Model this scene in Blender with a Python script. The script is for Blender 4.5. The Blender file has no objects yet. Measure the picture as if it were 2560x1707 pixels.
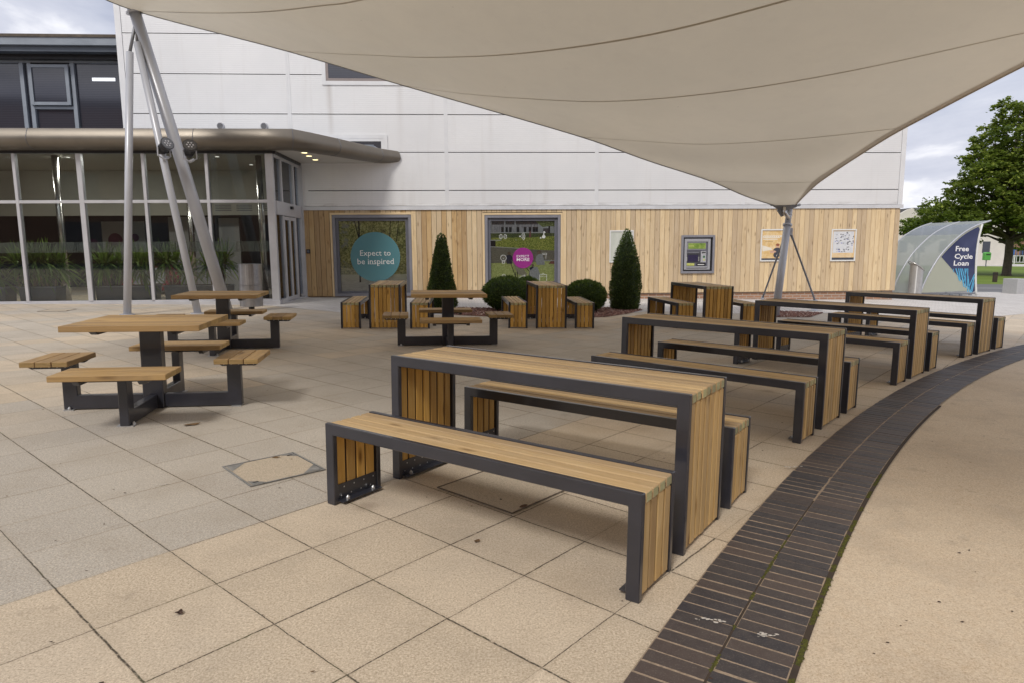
import bpy, bmesh, math, random
from mathutils import Vector, Matrix, noise
random.seed(7)
PI=math.pi
SC=bpy.context.scene
COL=SC.collection
# ---------------------------------------------------------------- camera
def V(*a): return Vector(a)
pitch=math.radians(7.8848); roll=math.radians(0.478)
fw=V(0,math.cos(pitch),-math.sin(pitch)); up=V(0,math.sin(pitch),math.cos(pitch)); rt=V(1,0,0)
rt2=rt*math.cos(roll)+up*math.sin(roll); up2=-rt*math.sin(roll)+up*math.cos(roll)
cam=bpy.data.cameras.new('camera'); cam.sensor_width=36; cam.lens=1676.31/2560*36; cam.clip_start=.05; cam.clip_end=2000
camo=bpy.data.objects.new('camera',cam); COL.objects.link(camo)
m=Matrix.Identity(4)
for i in range(3):
    m[i][0]=rt2[i]; m[i][1]=up2[i]; m[i][2]=-fw[i]
m[0][3]=0; m[1][3]=0; m[2][3]=1.3795
camo.matrix_world=m; SC.camera=camo
SC.view_settings.view_transform='Standard'; SC.view_settings.look='None'; SC.view_settings.gamma=1
SC.view_settings.exposure=0.28
# ---------------------------------------------------------------- sky and sun
SUN_EL=math.radians(46); SUN_AZ=math.radians(205)   # azimuth clockwise from +Y
W=bpy.data.worlds.new('World'); SC.world=W; W.use_nodes=True
nt=W.node_tree; nt.nodes.clear()
def wn(t): return nt.nodes.new(t)
wo=wn('ShaderNodeOutputWorld'); sky=wn('ShaderNodeTexSky'); sky.sky_type='NISHITA'; sky.sun_disc=False
sky.sun_elevation=SUN_EL; sky.sun_rotation=SUN_AZ; sky.air_density=1.2; sky.dust_density=1.5
b1=wn('ShaderNodeBackground'); b1.inputs[1].default_value=.11; nt.links.new(sky.outputs[0],b1.inputs[0])
tc=wn('ShaderNodeTexCoord'); mp=wn('ShaderNodeMapping'); mp.inputs['Scale'].default_value=(1.6,1.6,5.5)
nt.links.new(tc.outputs['Generated'],mp.inputs[0])
n1=wn('ShaderNodeTexNoise'); n1.inputs['Scale'].default_value=2.6; n1.inputs['Detail'].default_value=7; n1.inputs['Roughness'].default_value=.55; n1.inputs['Distortion'].default_value=.3
nt.links.new(mp.outputs[0],n1.inputs['Vector'])
cr=wn('ShaderNodeValToRGB'); nt.links.new(n1.outputs[0],cr.inputs[0])
e=cr.color_ramp.elements; e[0].position=.3; e[0].color=(.43,.46,.57,1); e[1].position=.62; e[1].color=(.95,.95,.98,1)
e2=cr.color_ramp.elements.new(.5); e2.color=(.60,.62,.71,1)
b2=wn('ShaderNodeBackground'); b2.inputs[1].default_value=.98; nt.links.new(cr.outputs[0],b2.inputs[0])
n2=wn('ShaderNodeTexNoise'); n2.inputs['Scale'].default_value=1.3; n2.inputs['Detail'].default_value=4; nt.links.new(mp.outputs[0],n2.inputs['Vector'])
mr=wn('ShaderNodeMapRange'); mr.inputs['From Min'].default_value=.35; mr.inputs['From Max'].default_value=.55; mr.inputs['To Min'].default_value=.93; mr.inputs['To Max'].default_value=1.0
nt.links.new(n2.outputs[0],mr.inputs[0])
mx=wn('ShaderNodeMixShader'); nt.links.new(mr.outputs[0],mx.inputs[0]); nt.links.new(b1.outputs[0],mx.inputs[1]); nt.links.new(b2.outputs[0],mx.inputs[2]); nt.links.new(mx.outputs[0],wo.inputs[0])
sl=bpy.data.lights.new('sun','SUN'); sl.energy=1.75; sl.angle=math.radians(14); sl.color=(1,.95,.88)
so=bpy.data.objects.new('sun',sl); COL.objects.link(so)
sd=V(math.sin(SUN_AZ)*math.cos(SUN_EL),math.cos(SUN_AZ)*math.cos(SUN_EL),math.sin(SUN_EL))
so.rotation_euler=sd.to_track_quat('Z','Y').to_euler(); so.location=sd*60
# ---------------------------------------------------------------- materials
class N:
    """tiny node-graph helper"""
    def __init__(s,name):
        s.m=bpy.data.materials.new(name); s.m.use_nodes=True; s.t=s.m.node_tree; s.t.nodes.clear()
        s.out=s.n('ShaderNodeOutputMaterial')
    def n(s,t,**k):
        x=s.t.nodes.new(t)
        for a,b in k.items(): setattr(x,a,b)
        return x
    def l(s,a,b): s.t.links.new(a,b)
    def set(s,inp,v):
        if hasattr(v,'is_linked') or isinstance(v,bpy.types.NodeSocket): s.l(v,inp)
        else:
            if isinstance(v,(tuple,list)) and len(v)==3 and inp.type=='RGBA': v=(*v,1)
            inp.default_value=v
    def obj(s): return s.n('ShaderNodeTexCoord').outputs['Object']
    def uv(s): return s.n('ShaderNodeTexCoord').outputs['UV']
    def gen(s): return s.n('ShaderNodeTexCoord').outputs['Generated']
    def attr(s,nm): return s.n('ShaderNodeAttribute',attribute_name=nm).outputs['Fac']
    def map(s,v,scale=(1,1,1),loc=(0,0,0),rot=(0,0,0)):
        x=s.n('ShaderNodeMapping'); s.l(v,x.inputs[0]); s.set(x.inputs['Scale'],scale); s.set(x.inputs['Location'],loc); x.inputs['Rotation'].default_value=rot; return x.outputs[0]
    def noise(s,v,scale,detail=3,rough=.5,dist=0,out=0):
        x=s.n('ShaderNodeTexNoise'); s.l(v,x.inputs['Vector']); x.inputs['Scale'].default_value=scale; x.inputs['Detail'].default_value=detail; x.inputs['Roughness'].default_value=rough; x.inputs['Distortion'].default_value=dist; return x.outputs[out]
    def vor(s,v,scale,out='Distance',feat='F1'):
        x=s.n('ShaderNodeTexVoronoi',feature=feat); s.l(v,x.inputs['Vector']); x.inputs['Scale'].default_value=scale; return x.outputs[out]
    def white(s,v,out='Value'):
        x=s.n('ShaderNodeTexWhiteNoise'); s.l(v,x.inputs['Vector']); return x.outputs[out]
    def ma(s,op,a,b=0,c=0,clamp=False):
        x=s.n('ShaderNodeMath',operation=op,use_clamp=clamp); s.set(x.inputs[0],a); s.set(x.inputs[1],b)
        if op in('MULTIPLY_ADD','COMPARE','SMOOTH_MIN'): s.set(x.inputs[2],c)
        return x.outputs[0]
    def rng(s,v,a,b,c=0,d=1,smooth=False):
        x=s.n('ShaderNodeMapRange'); 
        if smooth: x.interpolation_type='SMOOTHSTEP'
        s.l(v,x.inputs[0])
        for i,q in enumerate((a,b,c,d)): s.set(x.inputs[i+1],q)
        return x.outputs[0]
    def mix(s,f,a,b,mode='MIX'):
        x=s.n('ShaderNodeMix',data_type='RGBA',blend_type=mode); s.set(x.inputs[0],f); s.set(x.inputs[6],a); s.set(x.inputs[7],b); return x.outputs[2]
    def ramp(s,v,st):
        x=s.n('ShaderNodeValToRGB'); s.l(v,x.inputs[0]); r=x.color_ramp
        while len(r.elements)>1: r.elements.remove(r.elements[-1])
        r.elements[0].position=st[0][0]; r.elements[0].color=(*st[0][1],1)
        for p,c in st[1:]:
            q=r.elements.new(p); q.color=(*c,1)
        return x.outputs[0]
    def sep(s,v):
        x=s.n('ShaderNodeSeparateXYZ'); s.l(v,x.inputs[0]); return x.outputs
    def comb(s,a,b,c=0):
        x=s.n('ShaderNodeCombineXYZ'); s.set(x.inputs[0],a); s.set(x.inputs[1],b); s.set(x.inputs[2],c); return x.outputs[0]
    def bump(s,h,st=.3,dist=.01):
        x=s.n('ShaderNodeBump'); s.l(h,x.inputs['Height']); x.inputs['Strength'].default_value=st; x.inputs['Distance'].default_value=dist; return x.outputs[0]
    def bsdf(s,col,rough=.5,metal=0,bump=None,spec=.5,emit=None,estr=0,alpha=None,coat=0):
        x=s.n('ShaderNodeBsdfPrincipled'); s.set(x.inputs['Base Color'],col); s.set(x.inputs['Roughness'],rough); s.set(x.inputs['Metallic'],metal); s.set(x.inputs['Specular IOR Level'],spec)
        if bump is not None: s.l(bump,x.inputs['Normal'])
        if emit is not None: s.set(x.inputs['Emission Color'],emit); x.inputs['Emission Strength'].default_value=estr
        if alpha is not None: s.set(x.inputs['Alpha'],alpha)
        if coat: x.inputs['Coat Weight'].default_value=coat; x.inputs['Coat Roughness'].default_value=.05
        s.l(x.outputs[0],s.out.inputs[0]); return s.m
def simple(name,col,rough=.5,metal=0,var=.12,scale=8,bstr=0,spec=.5,coat=0):
    g=N(name); o=g.obj(); n=g.noise(o,scale,5,.6)
    c=g.mix(g.rng(n,.3,.7),tuple(x*(1-var) for x in col),tuple(min(1,x*(1+var)) for x in col))
    b=g.bump(g.noise(o,scale*12,3),bstr,.004) if bstr else None
    return g.bsdf(c,g.rng(n,.3,.7,rough*.85,min(1,rough*1.15)),metal,b,spec,coat=coat)
def emis(name,col,st):
    g=N(name); return g.bsdf(col,.5,emit=col,estr=st)
def wood(name,cols,gscale=1.0,rough=.62,knots=.55,tonev=.35,endcol=None,wx=0.0):
    g=N(name); u=g.uv(); t=g.attr('tone')
    off=g.comb(g.ma('MULTIPLY',t,37.0),g.ma('MULTIPLY',t,91.0),0)
    va=g.n('ShaderNodeVectorMath',operation='ADD'); g.l(u,va.inputs[0]); g.l(off,va.inputs[1]); p=va.outputs[0]
    warp=g.noise(g.map(p,(1.2*gscale,7*gscale,1)),1.0,2)
    p2=g.map(p,(1.1*gscale,24*gscale,1)); 
    vb=g.n('ShaderNodeVectorMath',operation='ADD'); g.l(p2,vb.inputs[0]); g.l(g.comb(0,g.ma('MULTIPLY',warp,9.0)),vb.inputs[1])
    gr=g.noise(vb.outputs[0],1.0,4,.6)
    fine=g.noise(g.map(p,(4*gscale,190*gscale,1)),1.0,2,.6)
    c=g.ramp(gr,[(.22,cols[0]),(.48,cols[1]),(.80,cols[2])])
    c=g.mix(g.rng(fine,.45,.8,0,.08),c,tuple(x*.62 for x in cols[0]))
    kv=g.n('ShaderNodeTexVoronoi',feature='F1'); g.l(g.map(p,(2.6*gscale,9.0*gscale,1)),kv.inputs['Vector']); kv.inputs['Scale'].default_value=1.0
    km=g.rng(kv.outputs['Distance'],.05,.17,knots,0)
    c=g.mix(km,c,(cols[0][0]*.35,cols[0][1]*.28,cols[0][2]*.25))
    hv=g.rng(t,0,1,1-tonev,1+tonev*.6)
    c=g.mix(1.0,c,g.comb(hv,hv,g.rng(t,0,1,1-tonev*.8,1+tonev*.35)),'MULTIPLY')
    if wx:
        w=g.noise(g.obj(),1.7,5,.65); c=g.mix(g.rng(w,.45,.75,0,wx),c,(.33,.30,.26))
    return g.bsdf(c,rough,0,g.bump(g.ma('ADD',gr,fine),.25,.0015),.3)
M={}
M['wood_top']=wood('weathered_pine_top',[(.42,.285,.14),(.50,.35,.185),(.57,.42,.24)],knots=.6,tonev=.27,wx=.25)
M['wood_end']=wood('golden_pine',[(.43,.225,.045),(.58,.34,.09),(.67,.43,.145)],knots=.85,tonev=.34)
M['wood_grain_end']=wood('green_end_grain',[(.33,.33,.17),(.44,.43,.24),(.52,.50,.31)],gscale=3,knots=0,tonev=.3)
M['clad']=wood('timber_cladding',[(.52,.375,.22),(.64,.49,.31),(.72,.58,.395)],gscale=.8,knots=.6,tonev=.30)
M['clad_warm']=wood('timber_cladding_warm',[(.44,.27,.125),(.55,.37,.185),(.64,.465,.265)],gscale=.8,knots=.6,tonev=.32)
M['dark']=simple('charcoal_powder_coat',(.026,.027,.037),.34,0,.2,5,.02,spec=.6,coat=.35)
M['galv']=simple('galvanised_bolt',(.55,.56,.57),.4,.8,.2,40)
M['mast']=simple('silver_grey_paint',(.46,.475,.52),.34,.12,.05,2)
M['panel_trim']=simple('cladding_trim',(.74,.745,.755),.4,.1,.04,3)
M['mast_dark']=simple('grey_steel_cable',(.23,.24,.265),.45,.5,.1,10)
M['alu']=simple('aluminium_frame',(.52,.52,.545),.4,.2,.06,3)
M['alu_white']=simple('pale_trim',(.66,.67,.69),.42,.2,.06,3)
M['steel']=simple('brushed_steel',(.58,.56,.54),.24,1.0,.12,6)
M['grey_frame']=simple('grey_window_frame',(.13,.135,.16),.4,.1,.1,4)
M['grey_frame_light']=simple('mid_grey_trim',(.24,.24,.27),.4,.1,.08,4)
M['groove_shade']=simple('groove_shade_fill',(.022,.014,.009),.9,0,.2,20)  # near-black filler strips that paint the shade in the slat gaps
M['black']=simple('black_plastic',(.012,.012,.014),.4,0,.1,10)
M['white']=simple('white_paint',(.72,.72,.70),.45,0,.06,4)
M['fascia_dark']=simple('dark_blue_grey_eave',(.10,.115,.14),.4,.3,.1,3)
M['eave_light']=simple('light_grey_eave',(.27,.30,.34),.4,.2,.08,3)
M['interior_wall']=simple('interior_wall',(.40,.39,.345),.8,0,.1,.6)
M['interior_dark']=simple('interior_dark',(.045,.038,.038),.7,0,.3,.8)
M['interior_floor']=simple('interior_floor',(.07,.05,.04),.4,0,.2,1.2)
M['interior_white']=simple('interior_white',(.33,.33,.33),.7,0,.05,1)
M['soffit']=simple('soffit_panel',(.55,.52,.47),.5,.1,.05,1)
M['granite']=simple('granite',(.42,.42,.42),.7,0,.35,60,.05)
M['asphalt']=simple('asphalt',(.135,.135,.14),.9,0,.15,30,.1)
M['stone_slab']=simple('render_cream',(.62,.58,.52),.8,0,.08,1)
M['roof_slate']=simple('slate',(.19,.195,.21),.7,0,.15,5)
M['red_brick_far']=simple('far_brick',(.30,.17,.11),.8,0,.2,6)
M['blue']=simple('blue_paint',(.06,.15,.42),.5,0,.1,2)
M['green_bin']=simple('green_plastic',(.10,.36,.07),.45,0,.1,3)
M['lampglow']=emis('downlight_glow',(1,.86,.45),2.2)
M['spotface']=simple('lamp_lens',(.10,.10,.105),.15,.3,.2,40,coat=.5)
M['purple']=simple('dark_purple_vinyl',(.09,.012,.05),.5)
M['vinyl']=None
def brickmat():
    g=N('red_brick'); o=g.obj(); s=g.sep(o); x=g.n('ShaderNodeTexBrick'); g.l(g.comb(s[0],s[2]),x.inputs['Vector'])
    for k,v in (('Color1',(.42,.22,.13,1)),('Color2',(.30,.165,.105,1)),('Mortar',(.46,.41,.35,1)),('Scale',1.0),('Mortar Size',.010),('Brick Width',.225),('Row Height',.075),('Bias',-.1)): x.inputs[k].default_value=v
    n=g.noise(o,25,4); c=g.mix(g.rng(n,.35,.7,0,.35),x.outputs[0],(.20,.13,.10)); return g.bsdf(c,.85,0,g.bump(x.outputs['Fac'],-.4,.006))
M['brick']=brickmat()
def panelmat():
    g=N('ribbed_aluminium_cladding'); o=g.obj(); s=g.sep(o); t=g.attr('tone')
    rib=g.ma('SINE',g.ma('MULTIPLY',s[2],2*PI/.052))
    n=g.noise(o,.5,4,.6); st=g.noise(g.map(o,(3.5,3.5,.22)),1.0,4,.6)
    c=g.mix(g.rng(n,.3,.7),(.755,.76,.765),(.83,.83,.83))
    c=g.mix(g.rng(st,.56,.76,0,.20),c,(.50,.46,.42))
    c=g.mix(g.rng(t,0,1,0,.10),c,(.60,.61,.64))
    c=g.mix(g.rng(rib,.2,1,0,.055),c,(.35,.35,.37))
    # dirt line just above the flashing
    d=g.noise(g.map(o,(1.5,1.5,9)),1.0,4,.7)
    c=g.mix(g.ma('MULTIPLY',g.rng(s[2],2.44,2.54,1,0),g.rng(d,.45,.62,0,.55)),c,(.30,.27,.24))
    # run-off stains under the window corners
    for xx,ww,aa in ((-4.78,.10,.40),(-2.95,.12,.18),(.9,.14,.13),(-.55,.1,.16)):
        dx=g.ma('ABSOLUTE',g.ma('SUBTRACT',g.ma('ADD',s[0],g.ma('MULTIPLY',g.noise(g.map(o,(1,1,1.2)),1.0,2),.12)),xx+.06))
        k=g.ma('MULTIPLY',g.rng(dx,0,ww,aa,0),g.ma('MULTIPLY',g.rng(s[2],5.6,3.6,1,0.1),g.rng(s[2],5.72,5.66,0,1)))
        c=g.mix(k,c,(.33,.27,.22))
    return g.bsdf(c,.36,.18,g.bump(rib,.12,.004),.5)
M['panel']=panelmat()
def slabmat():
    g=N('concrete_slab_paving'); o=g.obj(); s=g.sep(o)
    a=math.radians(-40.8); ca,sa=math.cos(a),math.sin(a); ox,oy=-.87,2.31; T=.451
    X=g.ma('SUBTRACT',s[0],ox); Y=g.ma('SUBTRACT',s[1],oy)
    u=g.ma('DIVIDE',g.ma('ADD',g.ma('MULTIPLY',X,ca),g.ma('MULTIPLY',Y,sa)),T)
    v=g.ma('DIVIDE',g.ma('ADD',g.ma('MULTIPLY',X,-sa),g.ma('MULTIPLY',Y,ca)),T)
    wob=g.ma('MULTIPLY',g.ma('SUBTRACT',g.noise(o,14,4,.7),.5),.026); wob2=g.ma('MULTIPLY',g.ma('SUBTRACT',g.noise(g.map(o,(1,1,1),(7,3,0)),14,4,.7),.5),.026)
    u2=g.ma('ADD',u,wob); v2=g.ma('ADD',v,wob2)
    iu=g.ma('FLOOR',u2); iv=g.ma('FLOOR',v2)
    fu=g.ma('SUBTRACT',u2,iu); fv=g.ma('SUBTRACT',v2,iv)
    du=g.ma('MINIMUM',fu,g.ma('SUBTRACT',1,fu)); dv=g.ma('MINIMUM',fv,g.ma('SUBTRACT',1,fv))
    cell=g.comb(iu,iv,3.3); r=g.white(cell); rr=g.white(g.comb(iv,iu,8.1))
    # joints: width differs from slab to slab
    wu=g.ma('ADD',.0006,g.ma('MULTIPLY',g.ma('MULTIPLY',g.white(g.comb(g.ma('ROUND',u2),iv,1.7)),g.rng(s[0],-2.2,-.6,.35,1)),.0085)); wv=g.ma('ADD',.0038,g.ma('MULTIPLY',g.white(g.comb(iu,g.ma('ROUND',v2),5.7)),.0045))
    jn=g.noise(o,55,3,.7)
    ju=g.rng(du,g.ma('MULTIPLY',wu,.6),g.ma('MULTIPLY',wu,1.5),1,0); jv=g.rng(dv,g.ma('MULTIPLY',wv,.6),g.ma('MULTIPLY',wv,1.5),1,0)
    j=g.ma('MULTIPLY',g.ma('MAXIMUM',ju,jv),g.rng(jn,.34,.50,.25,1))
    # colour of slab: tan or grey batches
    grey=g.ma('MULTIPLY',g.rng(iu,-2.4,-2.6,0,1),g.rng(g.ma('ADD',iu,g.ma('MULTIPLY',rr,3.0)),-10.2,-8.0,0,1))
    big=g.noise(g.comb(g.ma('MULTIPLY',iu,.33),g.ma('MULTIPLY',iv,.12),0),1.0,2)
    gb=g.ma('MULTIPLY',g.rng(s[1],5.5,7.5,0,1),g.rng(g.ma('ADD',big,g.ma('MULTIPLY',r,.10)),.52,.60,0,.75))
    grey=g.ma('MAXIMUM',grey,gb)
    tan=g.mix(r,(.515,.43,.325),(.60,.505,.39)); gr=g.mix(r,(.395,.37,.335),(.45,.42,.375))
    c=g.mix(grey,tan,gr)
    orange=g.rng(g.noise(o,1.1,3),.5,.72,0,1); c=g.mix(g.ma('MULTIPLY',orange,g.rng(s[0],-.5,1.2,0,.40)),c,(.60,.40,.20))
    n3=g.noise(o,120,4,.8); n5=g.noise(g.map(o,(1,1,1),(5,5,5)),48,4,.8)
    c=g.mix(g.rng(n3,.50,.66,0,.62),c,(.86,.76,.62)); c=g.mix(g.rng(n3,.50,.36,0,.55),c,(.24,.18,.12)); c=g.mix(g.rng(n5,.54,.70,0,.40),c,(.22,.165,.11)); c=g.mix(g.rng(n5,.46,.30,0,.35),c,(.80,.70,.56))
    c=g.mix(g.rng(g.vor(g.map(o,(1,1,1),(3,8,0)),34),.05,.10,.55,0),c,(.20,.14,.09))
    st=g.noise(o,2.2,6,.62); c=g.mix(g.rng(st,.46,.72,0,.42),c,(.32,.27,.21)); st3=g.noise(g.map(o,(1,1,1),(9,2,0)),.8,5,.6); c=g.mix(g.rng(st3,.45,.65,0,.22),c,(.40,.36,.31)); c=g.mix(g.rng(g.noise(g.map(o,(1,1,1),(1,9,0)),4.5,5,.75),.60,.74,0,.45),c,(.25,.20,.155)); c=g.mix(g.rng(g.vor(g.map(o,(1,1,1),(6,6,0)),2.3),.012,.028,.5,0),c,(.74,.70,.64))
    st2=g.vor(g.map(o,(1,1,1),(2,5,0)),1.1); c=g.mix(g.rng(st2,.03,.09,.45,0),c,(.26,.20,.15))
    c=g.mix(g.rng(g.ma('MINIMUM',du,dv),.0,.05,.22,0),c,(.36,.29,.21))
    moss=g.rng(g.noise(o,3.3,3),.55,.7,0,1)
    jc=g.mix(moss,(.055,.045,.033),(.075,.085,.025))
    c=g.mix(g.ma('MULTIPLY',j,.95),c,jc)
    h=g.ma('ADD',g.ma('MULTIPLY',n3,.5),g.ma('MULTIPLY',j,-2.2))
    return g.bsdf(c,.82,0,g.bump(h,.35,.004),.3)
M['slab']=slabmat()
def aggmat():
    g=N('bonded_aggregate'); o=g.obj()
    n=g.noise(o,.9,5,.6); n2=g.noise(o,150,4,.85); n3=g.noise(o,16,5,.75)
    c=g.mix(g.rng(n,.35,.7),(.57,.465,.345),(.67,.565,.435))
    c=g.mix(g.rng(n3,.45,.7,0,.22),c,(.60,.42,.25))
    c=g.mix(g.rng(n2,.50,.68,0,.55),c,(.86,.78,.64)); c=g.mix(g.rng(n2,.5,.36,0,.55),c,(.25,.17,.105))
    c=g.mix(g.rng(g.vor(o,22),.04,.10,.6,0),c,(.28,.17,.10))
    c=g.mix(g.rng(g.noise(g.map(o,(1,1,1),(4,4,0)),1.6,6,.7),.50,.75,0,.48),c,(.36,.30,.24)); c=g.mix(g.rng(g.noise(g.map(o,(1,1,1),(8,1,0)),5.5,5,.75),.60,.74,0,.45),c,(.27,.21,.16)); c=g.mix(g.rng(g.vor(g.map(o,(1,1,1),(6,6,0)),2.6),.012,.030,.55,0),c,(.10,.075,.055))
    return g.bsdf(c,.85,0,g.bump(n2,.5,.004),.3)
M['agg']=aggmat()
def claypaver():
    g=N('blue_brick_paver'); o=g.obj(); t=g.attr('tone')
    c=g.ramp(t,[(0,(.038,.037,.045)),(.5,(.052,.046,.049)),(1,(.085,.064,.058))])
    n=g.noise(o,26,5,.7); c=g.mix(g.rng(n,.4,.75,0,.36),c,(.13,.11,.10)); c=g.mix(g.rng(g.noise(o,160,2),.55,.75,0,.3),c,(.25,.22,.2))
    return g.bsdf(c,.5,0,g.bump(n,.3,.003),.4)
M['clay']=claypaver()
M['mortar']=simple('sandy_mortar',(.31,.24,.175),.9,0,.3,60,.2)
M['moss']=simple('moss',(.075,.075,.012),.95,0,.5,90,.3)
def blockmat():
    g=N('grey_block_paving'); o=g.obj(); s=g.sep(o); x=g.n('ShaderNodeTexBrick'); g.l(g.map(o,(1,1,1),(0,0,0),(0,0,math.radians(14))),x.inputs['Vector'])
    for k,v in (('Color1',(.50,.475,.455,1)),('Color2',(.60,.575,.55,1)),('Mortar',(.25,.23,.21,1)),('Scale',1.0),('Mortar Size',.006),('Brick Width',.24),('Row Height',.12)): x.inputs[k].default_value=v
    n=g.noise(o,1.4,6,.65); c=g.mix(g.rng(n,.45,.75,0,.45),x.outputs[0],(.38,.35,.32)); c=g.mix(g.rng(g.noise(o,60,3),.5,.75,0,.3),c,(.75,.73,.70))
    return g.bsdf(c,.8,0,None,.3)
M['block']=blockmat()
def grassmat():
    g=N('lawn_grass'); o=g.obj(); n=g.noise(o,.25,5,.6); n2=g.noise(o,6,4,.7)
    c=g.mix(g.rng(n,.35,.65),(.105,.165,.022),(.18,.24,.035)); c=g.mix(g.rng(n2,.4,.7,0,.5),c,(.07,.11,.015)); return g.bsdf(c,.9,0,None,.2)
M['grass']=grassmat()
def leafmat(name,a,b,c3,trans=.25):
    g=N(name); t=g.attr('tone'); c=g.ramp(t,[(0,a),(.55,b),(1,c3)])
    d=g.n('ShaderNodeBsdfPrincipled'); g.l(c,d.inputs['Base Color']); d.inputs['Roughness'].default_value=.55; d.inputs['Specular IOR Level'].default_value=.3
    tr=g.n('ShaderNodeBsdfTranslucent'); g.l(g.mix(.5,c,(.25,.35,.03)),tr.inputs[0]); mxx=g.n('ShaderNodeMixShader'); mxx.inputs[0].default_value=trans
    g.l(d.outputs[0],mxx.inputs[1]); g.l(tr.outputs[0],mxx.inputs[2]); g.l(mxx.outputs[0],g.out.inputs[0]); return g.m
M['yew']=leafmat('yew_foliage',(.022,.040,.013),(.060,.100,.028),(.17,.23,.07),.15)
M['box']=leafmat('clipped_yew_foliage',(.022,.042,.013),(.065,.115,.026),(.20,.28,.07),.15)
M['sycamore']=leafmat('sycamore_leaf',(.045,.075,.016),(.14,.19,.034),(.42,.47,.09),.4)
M['lightleaf']=leafmat('light_green_leaf',(.06,.10,.015),(.13,.19,.03),(.24,.31,.05),.3)
M['yucca']=leafmat('yucca_leaf',(.06,.11,.02),(.17,.29,.055),(.38,.52,.13),.25)
M['hedge']=leafmat('hedge_leaf',(.03,.06,.012),(.07,.12,.02),(.14,.20,.04),.2)
M['bark']=simple('bark',(.105,.085,.065),.9,0,.35,9,.5)
M['soil']=simple('soil',(.05,.035,.025),.95,0,.3,20)
def gravelmat():
    g=N('red_gravel'); t=g.attr('tone'); c=g.ramp(t,[(0,(.12,.055,.045)),(.45,(.24,.12,.095)),(.8,(.36,.20,.16)),(1,(.55,.44,.38))]); return g.bsdf(c,.8)
M['gravel']=gravelmat()
def glassmat(name,tint,refl,rough=.02):
    g=N(name); tr=g.n('ShaderNodeBsdfTransparent'); tr.inputs[0].default_value=(*tint,1); gl=g.n('ShaderNodeBsdfGlossy'); gl.inputs['Roughness'].default_value=rough; gl.inputs[0].default_value=(.9,.93,1,1)
    lw=g.n('ShaderNodeFresnel'); lw.inputs[0].default_value=1.45; f=g.ma('MULTIPLY',lw.outputs[0],refl); 
    mm=g.n('ShaderNodeMixShader'); g.l(f,mm.inputs[0]); g.l(tr.outputs[0],mm.inputs[1]); g.l(gl.outputs[0],mm.inputs[2]); g.l(mm.outputs[0],g.out.inputs[0]); return g.m
M['glass']=glassmat('lobby_glass',(.88,.90,.88),1.05)
M['glass_dark']=glassmat('tinted_glass',(.30,.32,.36),3)
def filmmat(name,col,alpha,rough=.3,tl=False):
    g=N(name); d=g.n('ShaderNodeBsdfPrincipled'); g.set(d.inputs['Base Color'],(*col,1)); d.inputs['Roughness'].default_value=rough
    tr=g.n('ShaderNodeBsdfTransparent'); mm=g.n('ShaderNodeMixShader'); mm.inputs[0].default_value=alpha
    g.l(tr.outputs[0],mm.inputs[1]); g.l(d.outputs[0],mm.inputs[2])
    if tl:
        t2=g.n('ShaderNodeBsdfTranslucent'); g.set(t2.inputs[0],(*col,1)); m2=g.n('ShaderNodeMixShader'); m2.inputs[0].default_value=.45; g.l(mm.outputs[0],m2.inputs[1]); g.l(t2.outputs[0],m2.inputs[2]); g.l(m2.outputs[0],g.out.inputs[0])
    else: g.l(mm.outputs[0],g.out.inputs[0])
    return g.m
M['frost']=filmmat('frosted_band',(.50,.55,.53),.30)
M['teal']=filmmat('teal_vinyl_disc',(.13,.33,.38),.70,.25)
M['magenta']=filmmat('magenta_vinyl_disc',(.33,.035,.25),.84,.25)
M['icon']=filmmat('white_icon_vinyl',(.80,.82,.78),.72,.3)
M['poly']=filmmat('clear_polycarbonate',(.50,.545,.52),.78,.12,True)
M['poly_grey']=filmmat('smoked_polycarbonate',(.22,.25,.28),.80,.15)
M['gable']=filmmat('frosted_gable_sheet',(.64,.655,.56),.92,.3,True)
def sailmat(name,col,dk=1.0,tl=.16):
    g=N(name); o=g.obj(); n=g.noise(o,.55,5,.6); n2=g.noise(o,3,5,.65)
    c=g.mix(g.rng(n,.3,.7),tuple(x*.90 for x in col),tuple(min(1,x*1.06) for x in col)); c=g.mix(g.rng(n2,.5,.8,0,.16),c,(.45,.38,.30))
    c=g.mix(g.rng(g.vor(o,1.9),.015,.03,.45,0),c,(.25,.2,.15))
    d=g.n('ShaderNodeBsdfPrincipled'); g.l(c,d.inputs['Base Color']); d.inputs['Roughness'].default_value=.42; d.inputs['Specular IOR Level'].default_value=.35
    tr=g.n('ShaderNodeBsdfTranslucent'); g.set(tr.inputs[0],(.78,.70,.56,1)); mm=g.n('ShaderNodeMixShader'); mm.inputs[0].default_value=tl*dk
    g.l(d.outputs[0],mm.inputs[1]); g.l(tr.outputs[0],mm.inputs[2]); g.l(mm.outputs[0],g.out.inputs[0]); return g.m
M['sail']=sailmat('pvc_sail_fabric',(.72,.67,.55),1,.26)
M['seam']=sailmat('sail_seam',(.55,.49,.40),.6)
M['hem']=sailmat('sail_hem',(.60,.54,.45),.5)
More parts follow.
